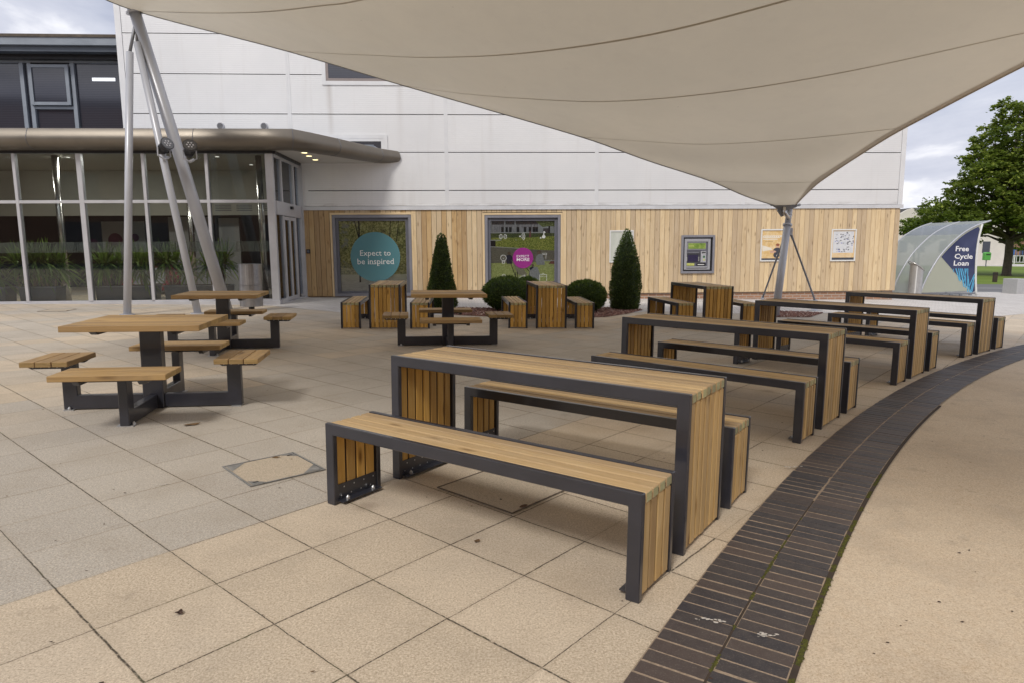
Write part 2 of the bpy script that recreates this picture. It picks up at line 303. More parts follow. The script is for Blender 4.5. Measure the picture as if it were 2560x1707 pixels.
# ---------------------------------------------------------------- mesh builder
class MB:
    def __init__(s): s.v=[];s.f=[];s.uv=[];s.t=[];s.mi=[]
    def add(s,vs,fs,uvs=None,tone=None,mi=0):
        b=len(s.v); s.v+= [tuple(p) for p in vs]; tn=random.random() if tone is None else tone
        for i,f in enumerate(fs):
            s.f.append([b+k for k in f]); s.t.append(tn); s.mi.append(mi if isinstance(mi,int) else mi[i])
            s.uv.append(uvs[i] if uvs else [(0,0)]*len(f))
        return s
    def box(s,a,b,long=0,tone=None,T=None,mi=0,endmi=None):
        a=[min(p,q) for p,q in zip(a,b)],[max(p,q) for p,q in zip(a,b)]
        (x0,y0,z0),(x1,y1,z1)=a
        vs=[(x0,y0,z0),(x1,y0,z0),(x1,y1,z0),(x0,y1,z0),(x0,y0,z1),(x1,y0,z1),(x1,y1,z1),(x0,y1,z1)]
        fs=[(0,3,2,1),(4,5,6,7),(0,1,5,4),(1,2,6,5),(2,3,7,6),(3,0,4,7)]
        ax=[2,2,1,0,1,0]
        o=random.random()*5; uvs=[]; mis=[]
        for f,n in zip(fs,ax):
            oth=[k for k in (0,1,2) if k!=n]
            if long in oth: ua=long; va=[k for k in oth if k!=long][0]
            else: ua,va=oth
            uvs.append([(vs[k][ua]+o,vs[k][va]+n*.37+o) for k in f]); mis.append(endmi if (endmi is not None and n==long) else mi)
        if T is not None: vs=[T@Vector(p) for p in vs]
        return s.add(vs,fs,uvs,tone,mis)
    def prism(s,o2,d0,d1,plane='xz',T=None,tone=None,mi=0):
        n=len(o2)
        def mk(p,d): return {'xz':(p[0],d,p[1]),'xy':(p[0],p[1],d),'yz':(d,p[0],p[1])}[plane]
        vs=[mk(p,d0) for p in o2]+[mk(p,d1) for p in o2]
        if T is not None: vs=[T@Vector(p) for p in vs]
        fs=[tuple(range(n)),tuple(range(2*n-1,n-1,-1))]+[(i,i+n,(i+1)%n+n,(i+1)%n) for i in range(n)]
        uvs=[[o2[k%n] for k in f] for f in fs]
        return s.add(vs,fs,uvs,tone,mi)
    def tube(s,pts,r,seg=10,caps=True,tone=None,mi=0):
        pts=[Vector(p) for p in pts]; n=len(pts); rs=r if isinstance(r,(list,tuple)) else [r]*n
        vs=[];fs=[]; up=None
        for i,p in enumerate(pts):
            d=(pts[min(i+1,n-1)]-pts[max(i-1,0)]).normalized()
            if up is None: up=Vector((0,0,1)) if abs(d.z)<.9 else Vector((1,0,0))
            a=d.cross(up).normalized(); b=a.cross(d).normalized(); up=b
            for k in range(seg):
                t=2*PI*k/seg; vs.append(p+a*math.cos(t)*rs[i]+b*math.sin(t)*rs[i])
        for i in range(n-1):
            for k in range(seg):
                k2=(k+1)%seg; fs.append((i*seg+k,i*seg+k2,(i+1)*seg+k2,(i+1)*seg+k))
        if caps: fs+= [tuple(range(seg-1,-1,-1)),tuple((n-1)*seg+k for k in range(seg))]
        return s.add(vs,fs,None,tone,mi)
    def grid(s,rows,uvf=None,tone=None,close=False,mi=0):
        nr=len(rows); nc=len(rows[0]); vs=[p for r in rows for p in r]; fs=[];uvs=[]
        for i in range(nr-1):
            for k in range(nc if close else nc-1):
                k2=(k+1)%nc; f=(i*nc+k,i*nc+k2,(i+1)*nc+k2,(i+1)*nc+k); fs.append(f); uvs.append([((q%nc)/nc,(q//nc)/nr) for q in f])
        return s.add(vs,fs,uvs,tone,mi)
    def poly(s,pts,tone=None,mi=0): return s.add(pts,[tuple(range(len(pts)))],[[(p[0],p[1]) for p in pts]],tone,mi)
    def disc(s,c,r,seg=20,ax='y',tone=None,sx=1,mi=0):
        pts=[]
        for k in range(seg):
            t=2*PI*k/seg; a,b=math.cos(t)*r*sx,math.sin(t)*r
            pts.append({'y':(c[0]+a,c[1],c[2]+b),'z':(c[0]+a,c[1]+b,c[2]),'x':(c[0],c[1]+a,c[2]+b)}[ax])
        return s.poly(pts,tone,mi)
    def build(s,name,mats,parent=None,bevel=0,smooth=False,loc=None):
        me=bpy.data.meshes.new(name); me.from_pydata(s.v,[],s.f)
        ul=me.uv_layers.new(name='UVMap'); i=0
        flat=[c for fu in s.uv for uvp in fu for c in uvp]; ul.data.foreach_set('uv',flat)
        at=me.attributes.new('tone','FLOAT','FACE'); at.data.foreach_set('value',s.t)
        me.polygons.foreach_set('material_index',s.mi)
        if not isinstance(mats,(list,tuple)): mats=[mats]
        for q in mats: me.materials.append(q)
        if smooth: me.polygons.foreach_set('use_smooth',[True]*len(me.polygons))
        me.update()
        if bevel:
            bm=bmesh.new(); bm.from_mesh(me); bmesh.ops.remove_doubles(bm,verts=bm.verts,dist=1e-5)
            ed=[e for e in bm.edges if len(e.link_faces)==2 and e.calc_face_angle(0)>.6]
            bmesh.ops.bevel(bm,geom=ed,offset=bevel,segments=1,affect='EDGES',profile=.5,clamp_overlap=True); bm.to_mesh(me); bm.free()
        o=bpy.data.objects.new(name,me); COL.objects.link(o)
        if parent is not None: o.parent=parent
        if loc is not None: o.location=loc
        return o
def tag(o,label,cat,group=None,kind=None):
    if label: o['label']=label
    if cat: o['category']=cat
    if group: o['group']=group
    if kind: o['kind']=kind
    return o
def thing(name,label,cat,loc=(0,0,0),rz=0,group=None,mat=None):
    o=bpy.data.objects.new(name,None); o.empty_display_size=.1; COL.objects.link(o)
    if mat is not None: o.matrix_world=mat
    else: o.location=loc; o.rotation_euler=(0,0,rz)
    return tag(o,label,cat,group)
def struct(name,mb,mat,**k):
    o=mb.build(name,mat,**k); o['kind']='structure'; return o
def textmesh(body,size,fat=0.0,align='CENTER',shear=0,space=1.0):
    c=bpy.data.curves.new('t','FONT'); c.body=body; c.size=size; c.offset=fat; c.align_x=align; c.space_character=space; c.space_line=.92; c.resolution_u=2
    o=bpy.data.objects.new('t',c); COL.objects.link(o); bpy.context.view_layer.update()
    dg=bpy.context.evaluated_depsgraph_get(); me=bpy.data.meshes.new_from_object(o.evaluated_get(dg))
    vs=[v.co.copy() for v in me.vertices]; fs=[tuple(p.vertices) for p in me.polygons]
    bpy.data.objects.remove(o); bpy.data.meshes.remove(me); return vs,fs
def text(mb,body,size,x,z,y,fat=0,align='CENTER',tone=.5,mi=0,sx=1.0,space=1.0,T=None):
    vs,fs=textmesh(body,size,fat,align,space=space)
    ps=[(x+v.x*sx,y,z+v.y) for v in vs]
    if T is not None: ps=[T@Vector(p) for p in ps]
    mb.add(ps,fs,None,tone,mi)
# building frame: measured from the photograph (the paving falls slightly against the level building)
_ex=V(1,.055,.015).normalized(); _ez=V(-.015,0,1); _ez=(_ez-_ex*(_ez.dot(_ex))).normalized(); _ey=_ez.cross(_ex)
BM=Matrix.Identity(4); O_=V(0,18.6,.085)
for i in range(3):
    BM[i][0]=_ex[i]; BM[i][1]=_ey[i]; BM[i][2]=_ez[i]; BM[i][3]=O_[i]
def BT(x,y,z): return BM@Matrix.Translation((x,y,z))
# ================================================================ ground
def flatpoly(name,pts,z,mat):
    return struct(name,MB().poly([(x,y,z) for x,y in pts]),mat)
flatpoly('ground',[(-500,-300),(500,-300),(500,900),(-500,900)],-.04,M['asphalt'])
flatpoly('slab_paving',[(-34,-9),(40,-9),(40,22),(-34,22)],0,M['slab'])
CX,CY,RR=24.85,-12.96,28.46
def arc(r,a0,a1,n): return [(CX+r*math.cos(math.radians(a0+(a1-a0)*i/n)),CY+r*math.sin(math.radians(a0+(a1-a0)*i/n))) for i in range(n+1)]
flatpoly('aggregate_path',arc(RR-.22,178,84,90)+[(40,14),(40,-9),(-1,-9)],.004,M['agg'])
flatpoly('block_paving',[(-5.3,19.5),(-6.3,15.7),(-5.6,15.6),(-5.1,15.2),(-4.28,14.6),(-3.5,14.05),(-2.3,13.85),(-1.2,13.75),(2.0,14.1),(3.1,15.0),(4.2,14.75),(5.3,14.6),(6.9,15.0),(8.3,14.6),(9.6,14.45),(10.6,14.55),(11.7,15.2),(14,16.6),(20,19),(40,22),(40,23.2),(11,23.2),(11,19.5)],.004,M['block'])
flatpoly('asphalt_path',[(10,23.2),(60,23.2),(70,29.4),(10,29.4)],-.004,M['asphalt'])
mb=MB(); mb.box((13,23.2,-.03),(45,23.35,.012)); mb.box((13,26.0,-.03),(55,26.09,.004)); struct('kerb',mb,M['granite'])
flatpoly('lawn',[(8,29.3),(70,29.3),(100,67),(8,67)],-.001,M['grass'])
flatpoly('far_footpath',[(8,67),(110,67),(120,80),(8,80)],.001,M['block'])
flatpoly('far_ground',[(8,80),(200,80),(200,170),(8,170)],.003,M['grass'])
# engineering-brick band, two header courses following the arc
mb=MB(); a0,a1=158,84
outer=arc(RR+.221,a0,a1,140); inner=arc(RR-.226,a0,a1,140)
for i in range(140): mb.add([(*outer[i],.0102),(*inner[i],.0102),(*inner[i+1],.0102),(*outer[i+1],.0102)],[(0,1,2,3)])
struct('band_mortar',mb,M['mortar'])
mb=MB(); pitch_=.0745/RR; a=math.radians(a0); n=int(math.radians(a0-a1)/pitch_)
for i in range(n):
    for row,(r0,r1) in enumerate(((RR+.003,RR+.218),(RR-.222,RR-.005))):
        c=a-(i+.5*0+random.uniform(-.03,.03))*pitch_; h=pitch_*.5*random.uniform(.84,.90); j=random.uniform(-.003,.003); zt=.0115+random.uniform(-.001,.0015)
        P=[]
        for rr_,s in ((r1+j,-1),(r1+j,1),(r0+j,1),(r0+j,-1)):
            th=c+s*h; P.append((CX+rr_*math.cos(th),CY+rr_*math.sin(th)))
        cc=Vector((sum(p[0] for p in P)/4,sum(p[1] for p in P)/4)); q=[cc+(Vector(p)-cc)*.985 for p in P]
        vs=[(p[0],p[1],.006) for p in P]+[(p.x,p.y,zt) for p in q]
        fs=[(4,5,6,7)]+[(k,(k+1)%4,(k+1)%4+4,k+4) for k in range(4)]
        mb.add(vs,fs)
struct('brick_band',mb,M['clay'])
for nm,ra,rb,ae in (('band_centre_joint',-.0055,.0035,144.5),('band_edge_joint',-.246,-.224,138)):
    mb=MB(); o1=arc(RR+rb,a0,ae,60); o2=arc(RR+ra,a0,ae,60)
    for i in range(60): mb.add([(*o1[i],.0108),(*o2[i],.0108),(*o2[i+1],.0108),(*o1[i+1],.0108)],[(0,1,2,3)])
    struct(nm,mb,M['soil'])
# moss along the joints
mb=MB()
for r,w,lo,hi,dens in ((RR-.001,.005,150.5,145.0,2600),(RR-.236,.008,150.5,143.0,5600)):
    for k in range(dens):
        t=math.radians(random.uniform(hi,lo)); f=noise.noise(Vector((t*300,r*3,0)))
        if f<-.02: continue
        if random.random()>.25+.9*(math.degrees(t)-hi)/(lo-hi): continue
        rr_=r+random.gauss(0,w*.5); x,y=CX+rr_*math.cos(t),CY+rr_*math.sin(t); s=random.uniform(.003,.0085)
        an=random.random()*6; pts=[(x+s*math.cos(an+q*2.09),y+s*math.sin(an+q*2.09),.010) for q in range(3)]; mb.add(pts+[(x,y,.010+s*.8)],[(0,1,3),(1,2,3),(2,0,3)])
tag(mb.build('moss',M['moss']),'green moss growing in the joints of the dark brick band','moss',kind='stuff')
# gravel beds
def inpoly(x,y,P):
    c=False; n=len(P)
    for i in range(n):
        x1,y1=P[i]; x2,y2=P[(i+1)%n]
        if (y1>y)!=(y2>y) and x<(x2-x1)*(y-y1)/(y2-y1)+x1: c=not c
    return c
def gravel(label,P,n):
    mb=MB(); mb.poly([(x,y,.009) for x,y in P],tone=.25)
    xs=[p[0] for p in P]; ys=[p[1] for p in P]; k=0
    while k<n:
        x,y=random.uniform(min(xs),max(xs)),random.uniform(min(ys),max(ys))
        if not inpoly(x,y,P): continue
        k+=1; s=random.uniform(.012,.026); h=s*random.uniform(.5,.9); a=random.random()*6
        base=[(x+s*math.cos(a+q*1.571)*random.uniform(.7,1.1),y+s*math.sin(a+q*1.571)*random.uniform(.7,1.1),.008) for q in range(4)]
        top=[(x+(b[0]-x)*.5,y+(b[1]-y)*.5,.01+h) for b in base]
        mb.add(base+top,[(4,5,6,7)]+[(q,(q+1)%4,(q+1)%4+4,q+4) for q in range(4)])
    tag(mb.build('gravel_bed',M['gravel']),label,'gravel',kind='stuff')
gravel('red brown gravel bed round the clipped shrubs by the timber wall',[(-2.1,14.6),(-1.3,13.85),(-.4,13.5),(1.0,13.4),(1.9,13.62),(2.5,14.4),(3.0,15.3),(2.9,15.75),(2.2,15.85),(.5,15.5),(-1.0,15.45),(-2.0,15.6)],5200)
gravel('small wedge of red brown gravel at the foot of the right mast',[(4.9,14.3),(5.6,13.9),(6.2,13.92),(6.95,14.95),(6.3,15.25),(5.3,15.2)],1500)
M['seam_dirt']=simple('dirty_frame',(.17,.14,.11),.8,.1,.5,30)
M['rust']=simple('rust',(.10,.05,.025),.9,0,.5,60)
M['galv_dull']=simple('weathered_cover_steel',(.27,.27,.265),.6,.4,.3,20)
M['slab_lid']=simple('slab_infill',(.46,.39,.30),.85,0,.35,150,.25)
# manhole covers
def manhole(label,c,rz,s,hexa=True):
    t=thing('manhole_cover',label,'manhole cover',(*c,.004),rz)
    fr=MB(); L=s; wf=.012 if hexa else .007
    fr.box((-L,-L,0),(L,-L+wf,.004)); fr.box((-L,L-wf,0),(L,L,.004)); fr.box((-L,-L+wf,0),(-L+wf,L-wf,.004)); fr.box((L-wf,-L+wf,0),(L,L-wf,.004))
    if hexa:
        for sx,sy in ((1,1),(-1,-1),(1,-1),(-1,1)):
            k=.50 if sx*sy<0 else .34
            fr.add([(sx*(L-.018),sy*(L-.018),.0038),(sx*(L-.018-k*L),sy*(L-.018),.0038),(sx*(L-.018),sy*(L-.018-k*L*2*.5),.0038)],[(0,1,2) if sx*sy>0 else (0,2,1)])
    fr.build('cover_frame',M['galv_dull'] if hexa else M['seam_dirt'],t)
    ld=MB(); ld.box((-L+wf+.004,-L+wf+.004,-.002),(L-wf-.004,L-wf-.004,.002)); ld.build('cover_lid',M['slab_lid'],t)
    if hexa:
        for sx in (1,-1): kh=MB(); kh.box((sx*(L-.05)-.016,sx*(L-.05)-.009,.003),(sx*(L-.05)+.016,sx*(L-.05)+.009,.0052)); kh.build('lifting_key_hole',M['black'],t)
    else:
        for sx in (1,-1): kh=MB(); kh.disc((sx*L*.93,-L*.6*sx,.0046),.03,9,'z',sx=.5); kh.build('rust_patch',M['rust'],t)
manhole('recessed cover with angled steel corners left of the nearest bench',(-1.49,4.06),math.radians(42),.235)
manhole('rusty recessed cover in the paving under the nearest bench',(-.02,3.77),math.radians(-41),.29,False)
manhole('small recessed cover near the glass front at far left',(-9.6,14.1),math.radians(12),.27,False)
# leaf litter and marks
def splat(label,x,y,s,rz):
    mb=MB()
    for k in range(16):
        cx_,cy_=random.gauss(0,s*.5),random.gauss(0,s*.16); r=s*random.uniform(.05,.22); n=7; mb.poly([(cx_+r*math.cos(2*PI*q_/n)*random.uniform(.6,1.2),cy_+r*.6*math.sin(2*PI*q_/n)*random.uniform(.6,1.2),.0005+k*.00004) for q_ in range(n)])
    o=mb.build('bird_dropping',M['dropping']); o.location=(x,y,.005 if x<.5 else .0150); o.rotation_euler=(0,0,rz); tag(o,label,'dropping')
def litter(name,label,cat,x,y,s,mat,rz,asp=.45,h=.012):
    mb=MB(); n=10; pts=[]
    for k in range(n):
        a=2*PI*k/n; r=s*(1-.35*abs(math.sin(a*2.5))*random.random()); pts.append((r*math.cos(a),r*asp*math.sin(a),.001+h*abs(math.cos(a))*random.random()))
    mb.add(pts+[(0,0,h*.9)],[(k,(k+1)%n,n) for k in range(n)]); o=mb.build(name,mat); o.location=(x,y,.0045); o.rotation_euler=(0,0,rz); tag(o,label,cat)
M['deadleaf']=simple('dead_leaf',(.14,.085,.04),.8,0,.4,60); M['wetleaf']=simple('dark_wet_leaf',(.045,.022,.014),.6,0,.4,60); M['dropping']=simple('pale_dropping',(.50,.47,.43),.85,0,.5,90)
litter('fallen_leaf','curled brown leaf on the slabs beside the nearest square table','leaf',-2.49,5.08,.07,M['deadleaf'],.6)
litter('fallen_leaf','small dark leaf on the slabs at the lower left corner','leaf',-1.25,2.37,.017,M['wetleaf'],1.0,.9)
litter('fallen_leaf','brown leaf caught on the edge of the angled manhole cover','leaf',-1.55,4.27,.03,M['deadleaf'],.2,.7)
litter('fallen_leaf','small green brown sprig in a slab joint below the nearest bench','leaf',-.16,3.02,.02,M['deadleaf'],.9,.5)
splat('white bird dropping on the grey slabs left of the nearest bench',-2.03,3.75,.035,.4)
splat('smeared pale mark on the left course of the dark brick band',.76,2.33,.05,-.3)
splat('smeared pale mark on the right course of the dark brick band',.92,2.24,.045,-.1)
splat('pale mark at the left edge of the brick band beyond the nearest table',1.80,4.14,.06,.3)
mb=MB()
for k in range(420):
    if k<300: x=random.uniform(-4,2.2); y=random.uniform(1.9,7.5)
    else: x=random.uniform(1.2,4.5); y=random.uniform(2.0,5.5)
    s=random.choice((.002,.003,.003,.004,.005,.006,.009)); a=random.random()*6; z=.006; n=5
    if abs(math.hypot(x-CX,y-CY)-RR)<.25: z=.014
    pts=[(x+s*math.cos(a+q_*1.257)*random.uniform(.5,1.2),y+s*.7*math.sin(a+q_*1.257)*random.uniform(.5,1.2),z+random.uniform(0,s*.3)) for q_ in range(n)]
    mb.add(pts+[(x,y,z+s*.35)],[(q_,(q_+1)%n,n) for q_ in range(n)],mi=0 if random.random()<.8 else 1)
tag(mb.build('ground_litter',[M['wetleaf'],M['deadleaf']]),'scattered crumbs of leaf and grit on the paving','litter',kind='stuff')
# ================================================================ main building
B=thing('clad_building','long white metal clad building with pale vertical timber boarding along its base','building',mat=BM)
xL,xR=-10.1,10.93
mb=MB(); mb.box((-5.6,.14,-.6),(xR,11,8.7)); mb.box((xL,.14,4.02),(-5.6,11,8.7)); mb.build('core_wall',M['interior_dark'],B)
mb=MB(); mb.box((xL-.02,-.12,8.7),(xR+.06,11.1,8.85)); mb.build('roof',M['eave_light'],B)
js=[-9.94,-5.83,-1.75,2.32,6.41,10.83]; zs=[2.445,2.85,3.85,4.825,5.82,6.81,7.80,8.70]
mb=MB()
for i in range(5):
    for k in range(7):
        x0,x1=js[i]+(.05 if i else 0),js[i+1]-(.05 if i<4 else 0); z0,z1=zs[k]+(.011 if k else 0),zs[k+1]-.011
        if x1<-5.7 and z1<4.0: continue
        mb.box((x0,-.02,max(z0,4.0) if x1<-5.7 else z0),(x1,.03,z1),long=0,tone=random.random()*.6+(.4 if i==0 else 0))
mb.box((-5.6,-.0195,2.445),(-5.45,.03,3.9),tone=.6)
mb.build('cladding_panels',M['panel'],B)
for x in js[1:5]:
    mb=MB(); mb.box((x-.05,-.028,2.445 if x>-5 else 4.0),(x-.008,.02,8.7)); mb.box((x+.008,-.028,2.445 if x>-5 else 4.0),(x+.05,.02,8.7))
    mb.box((x-.008,-.024,2.445 if x>-5 else 4.0),(x+.008,.02,8.7)); mb.build('cover_strip',M['panel_trim'],B)
mb=MB(); mb.box((xL,-.03,4.0),(-9.95,.2,8.7)); mb.build('corner_trim',M['panel_trim'],B)
mb=MB(); mb.box((10.84,-.03,2.44),(10.97,.3,8.7)); mb.build('corner_trim',M['panel_trim'],B)
mb=MB(); mb.box((-5.6,-.06,2.345),(10.99,.05,2.435)); mb.box((-5.6,-.065,2.335),(10.99,-.045,2.345)); mb.build('flashing',M['alu_white'],B)
# side return facing the cycle shelter
mb=MB()
for k in range(7): mb.box((10.93,.32,zs[k]+.01),(10.965,11,zs[k+1]-.01),tone=.5)
mb.build('side_cladding',M['panel'],B)
mb=MB(); y=.02
while y<11: mb.box((10.93,y,.03),(10.955,min(11,y+.129),2.33),long=2,tone=.2+.7*random.random()); y+=.135
mb.build('side_boards',M['clad'],B)
# timber boarding
mb=MB(); x=-5.6; wins=((-4.90,-2.68),(-.80,1.39))
while x<xR-.01:
    x1=min(x+.1365,xR); a,b=x+.0045,x1-.0045; r=random.random()
    tn=(.05+.45*r) if x<-4.6 else (.25+.75*r if x>1.5 else .12+.7*r)
    off=random.uniform(-.0015,.0015); wm=1 if (x<-4.6 or (x<-.8 and random.random()<.22) or random.random()<.02) else 0
    segs=[(a,b,.03,2.333)]
    for w0,w1 in wins:
        if b>w0 and a<w1:
            segs=[(a,b,2.262,2.333)]
            if a<w0: segs.append((a,w0,.03,2.262))
            if b>w1: segs.append((w1,b,.03,2.262))
    for (p,q,z0,z1) in segs:
        if q-p>.006: mb.box((p,-.03+off,z0),(q,-.005,z1),long=2,tone=tn,mi=wm)
    x=x1
mb.build('timber_boarding',[M['clad'],M['clad_warm']],B)
mb=MB(); mb.box((-5.6,-.004,.03),(-4.9,.139,2.34)); mb.box((-2.68,-.004,.03),(-.8,.139,2.34)); mb.box((1.39,-.004,.03),(10.92,.139,2.34)); mb.box((-4.9,-.004,2.27),(-2.68,.139,2.34)); mb.box((-.8,-.004,2.27),(1.39,.139,2.34)); mb.build('breather_membrane',M['black'],B)
mb=MB(); mb.box((-5.55,.03,-.6),(10.90,.139,.028)); mb.build('brick_plinth',M['brick'],B)
mb=MB(); mb.box((10.0,-1.1,-.5),(10.75,.02,-.02)); 
# ---- shop-front windows
_flat={}
def flat(col,n=.25,sc=30,rough=.5):
    col=tuple(min(.85,c) for c in col)
    k=(col,n,sc,rough)
    if k not in _flat: _flat[k]=simple('print_ink',tuple(c/1.0 for c in col),rough,0,n,sc)
    return _flat[k]
def shop_window(x0,x1,z0,z1,label=None):
    w=MB()
    # pale timber reveal trim
    for b in (((x0-.055,-.045,z0),(x0-.005,.05,z1+.055)),((x1+.005,-.045,z0),(x1+.055,.05,z1+.055)),((x0-.005,-.045,z1+.005),(x1+.005,.05,z1+.055))): w.box(*b,long=2 if b[0][2]==z0 else 0,tone=.85)
    f=w.build('window_surround',M['clad'],B)
    a=MB()
    t=.075
    a.box((x0,-.035,z0),(x0+t,.135,z1),mi=0); a.box((x1-t,-.035,z0),(x1,.135,z1),mi=0); a.box((x0+t,-.035,z1-t),(x1-t,.135,z1),mi=0); a.box((x0+t,-.035,z0),(x1-t,.135,z0+t),mi=0)
    s=.085; X0,X1,Z0,Z1=x0+t,x1-t,z0+t,z1-t
    a.box((X0,.02,Z0),(X0+s,.13,Z1),mi=1); a.box((X1-s,.02,Z0),(X1,.13,Z1),mi=1); a.box((X0+s,.02,Z1-s),(X1-s,.13,Z1),mi=1); a.box((X0+s,.02,Z0),(X1-s,.13,Z0+s*.7),mi=1)
    fr=a.build('window_frame',[M['grey_frame_light'],M['grey_frame']],B,bevel=.003)
    p=MB(); p.box((X0+s,.050,Z0+s*.7),(X1-s,.056,Z1-s)); p.build('window_pane',M['glass_shop'],fr)
    return fr,(X0+s,X1-s,Z0+s*.7,Z1-s)
M['glass_shop']=glassmat('shop_window_glass',(.93,.94,.93),.8,.015)
def foliage_print():
    g=N('woodland_print'); o=g.obj(); s=g.sep(o)
    v=g.vor(o,19,'Color'); n=g.noise(o,5,4,.65); n2=g.noise(o,19,5,.85)
    c=g.ramp(n2,[(.30,(.015,.02,.008)),(.40,(.11,.125,.04)),(.49,(.31,.315,.10)),(.60,(.60,.58,.26)),(.72,(.80,.78,.5))])
    c=g.mix(g.rng(n,.56,.72,0,.6),c,(.03,.036,.018)); 
    sk=g.ma('MULTIPLY',g.rng(g.noise(o,3.2,4,.7),.56,.62,0,.7),g.rng(s[0],-4.0,-4.5,0,1)); c=g.mix(sk,c,(.33,.34,.34))
    hd=g.rng(s[2],.95,.90,0,1); c=g.mix(g.ma('MULTIPLY',hd,.5),c,g.ramp(n2,[(.36,(.015,.018,.008)),(.54,(.24,.22,.09)),(.7,(.50,.46,.24))]))
    gr=g.mix(g.rng(g.noise(g.map(o,(1,1,5)),9,4,.7),.35,.65),(.38,.37,.34),(.56,.54,.50)); gr=g.mix(g.rng(s[2],.36,.56,0,.6),gr,(.50,.49,.33))
    c=g.mix(g.rng(s[2],.615,.600,0,1),c,gr); return g.bsdf(c,.5)
M['woodland']=foliage_print()
fr,(gx0,gx1,gz0,gz1)=shop_window(-4.85,-2.735,.02,2.21)
pp=MB(); pp.box((gx0,.066,gz0),(gx1,.070,gz1)); pic=pp.build('woodland_picture',M['woodland'],fr)
tk=MB()
for (xa,za,xb,zb,r) in ((-4.17,.40,-4.15,2.07,.018),(-4.15,1.5,-4.27,2.07,.010),(-3.36,1.3,-3.30,2.07,.009),(-3.15,1.5,-3.08,2.07,.008)):
    tk.add([(xa-r*1.4,.064,za),(xa+r*1.4,.064,za),(xb+r,.064,zb),(xb-r,.064,zb)],[(0,1,2,3)])
tk.build('printed_tree_trunk',flat((.02,.017,.014)),fr)
dk=MB(); dk.disc((-3.735,.048,1.085),.672,56); dk.build('round_teal_sign',M['teal'],fr)
tx=MB()
def fit_text(mb,body,x0,x1,zbase,y,cap,fat=0,tone=.5,mi=0,T=None):
    vs,fs=textmesh(body,1.0,fat,'LEFT'); a=min(v.x for v in vs); b=max(v.x for v in vs); kx=(x1-x0)/(b-a); kz=cap/.70
    ps=[(x0+(v.x-a)*kx,y,zbase+v.y*kz) for v in vs]
    if T is not None: ps=[T@Vector(p) for p in ps]
    mb.add(ps,fs,None,tone,mi); return kx,a
fit_text(tx,'Expect to',-4.146,-3.32,1.117,.0465,.150)
tx.build('sign_lettering',flat((.78,.79,.76),.05),fr); tx=MB(); fit_text(tx,'be inspired',-4.223,-3.244,.888,.0465,.155)
# small serifs so the lettering reads as a book face
def serif(xc,z,w=.05): tx.box((xc-w/2,.0462,z),(xc+w/2,.0466,z+.011))
for px in (505,680,725,765,860,915,950,1120): serif(-4.69+(px-180)*.00153,.888-(.042 if px==860 else 0),.04)
tx.build('sign_lettering',flat((.78,.79,.76),.05),fr)
# second window: riverside picture with people, icons and a purple disc
fr,(gx0,gx1,gz0,gz1)=shop_window(-.745,1.335,.02,2.19)
kx=(gx1-gx0)/1175.0
def PX(x): return gx0+(x-160)*kx
def PZ(y): return gz1-(y-200)*.00153
NK=1.65
def noisy(a,b,c,sc=40,nm='print_texture',st=(1,1,1)):
    a,b,c=[tuple(min(.85,v*NK) for v in q_) for q_ in (a,b,c)]; g=N(nm); n=g.noise(g.map(g.obj(),st),sc,4,.75); return g.bsdf(g.ramp(n,[(.36,a),(.5,b),(.66,c)]),.5)
mats=[noisy((.03,.03,.035),(.06,.058,.06),(.14,.08,.07),30),   #0 dark building
 noisy((.16,.16,.17),(.24,.24,.26),(.34,.34,.36),8,st=(3,1,1)),   #1 windows strip
 flat((.66,.67,.66)), #2 white
 noisy((.03,.045,.015),(.07,.09,.03),(.14,.16,.06),40), #3 dark hedge
 noisy((.05,.08,.015),(.22,.26,.04),(.48,.46,.14),34), #4 bright plants
 noisy((.11,.105,.08),(.16,.15,.115),(.22,.21,.17),14,st=(1,1,6)), #5 river
 noisy((.25,.29,.09),(.36,.40,.15),(.47,.50,.24),26), #6 lawn
 flat((.03,.028,.03)), #7 black
 flat((.045,.05,.09)), #8 navy shirt
 flat((.46,.48,.50)), #9 pale shirt
 flat((.42,.40,.30)), #10 canvas
 flat((.30,.12,.10)), #11 terracotta
 flat((.20,.14,.09)), #12 brown hair
 flat((.28,.19,.14)), #13 skin
 noisy((.05,.07,.02),(.12,.15,.05),(.25,.28,.12),40)] #14 tree
mb=MB(); Yp=[.070]
def q(x0,y0,x1,y1,m): Yp[0]-=.0002; mb.add([(PX(x0),Yp[0],PZ(y1)),(PX(x1),Yp[0],PZ(y1)),(PX(x1),Yp[0],PZ(y0)),(PX(x0),Yp[0],PZ(y0))],[(0,1,2,3)],mi=m)
def pg(pts,m): Yp[0]-=.0002; mb.add([(PX(x),Yp[0],PZ(y)) for x,y in pts],[tuple(range(len(pts)))],mi=m)
def dsc(x,y,r,m,n=14,sy=1): pg([(x+r*math.cos(-2*PI*k/n),y+sy*r*math.sin(-2*PI*k/n)) for k in range(n)],m)
zb=200+(gz1-gz0)/.00153
q(160,200,1335,zb,6); q(160,200,1335,275,0); q(160,262,1040,290,1); q(160,290,1335,415,1)
for x in (355,430,500,640,770,860,935,985): q(x,305,x+48,395,7)
for x in (160,410,600,1035): q(x,200,x+24,410,9)
q(1050,260,1335,420,9); q(1130,330,1225,430,0); q(1225,250,1255,480,7); 
pg([(980,200),(1335,200),(1335,300),(1250,290),(1120,310),(1040,250)],14)
q(160,415,1335,495,3); q(160,402,1150,412,2); q(160,492,1335,530,4); q(160,530,640,545,2); q(160,545,250,650,7)
pg([(250,570),(330,545),(480,500),(640,540),(900,490),(1335,470),(1335,725),(1000,710),(700,690),(480,670),(250,650)],4)
pg([(160,650),(400,668),(700,690),(1000,712),(1335,728),(1335,890),(1200,900),(1000,930),(600,940),(160,945)],5)
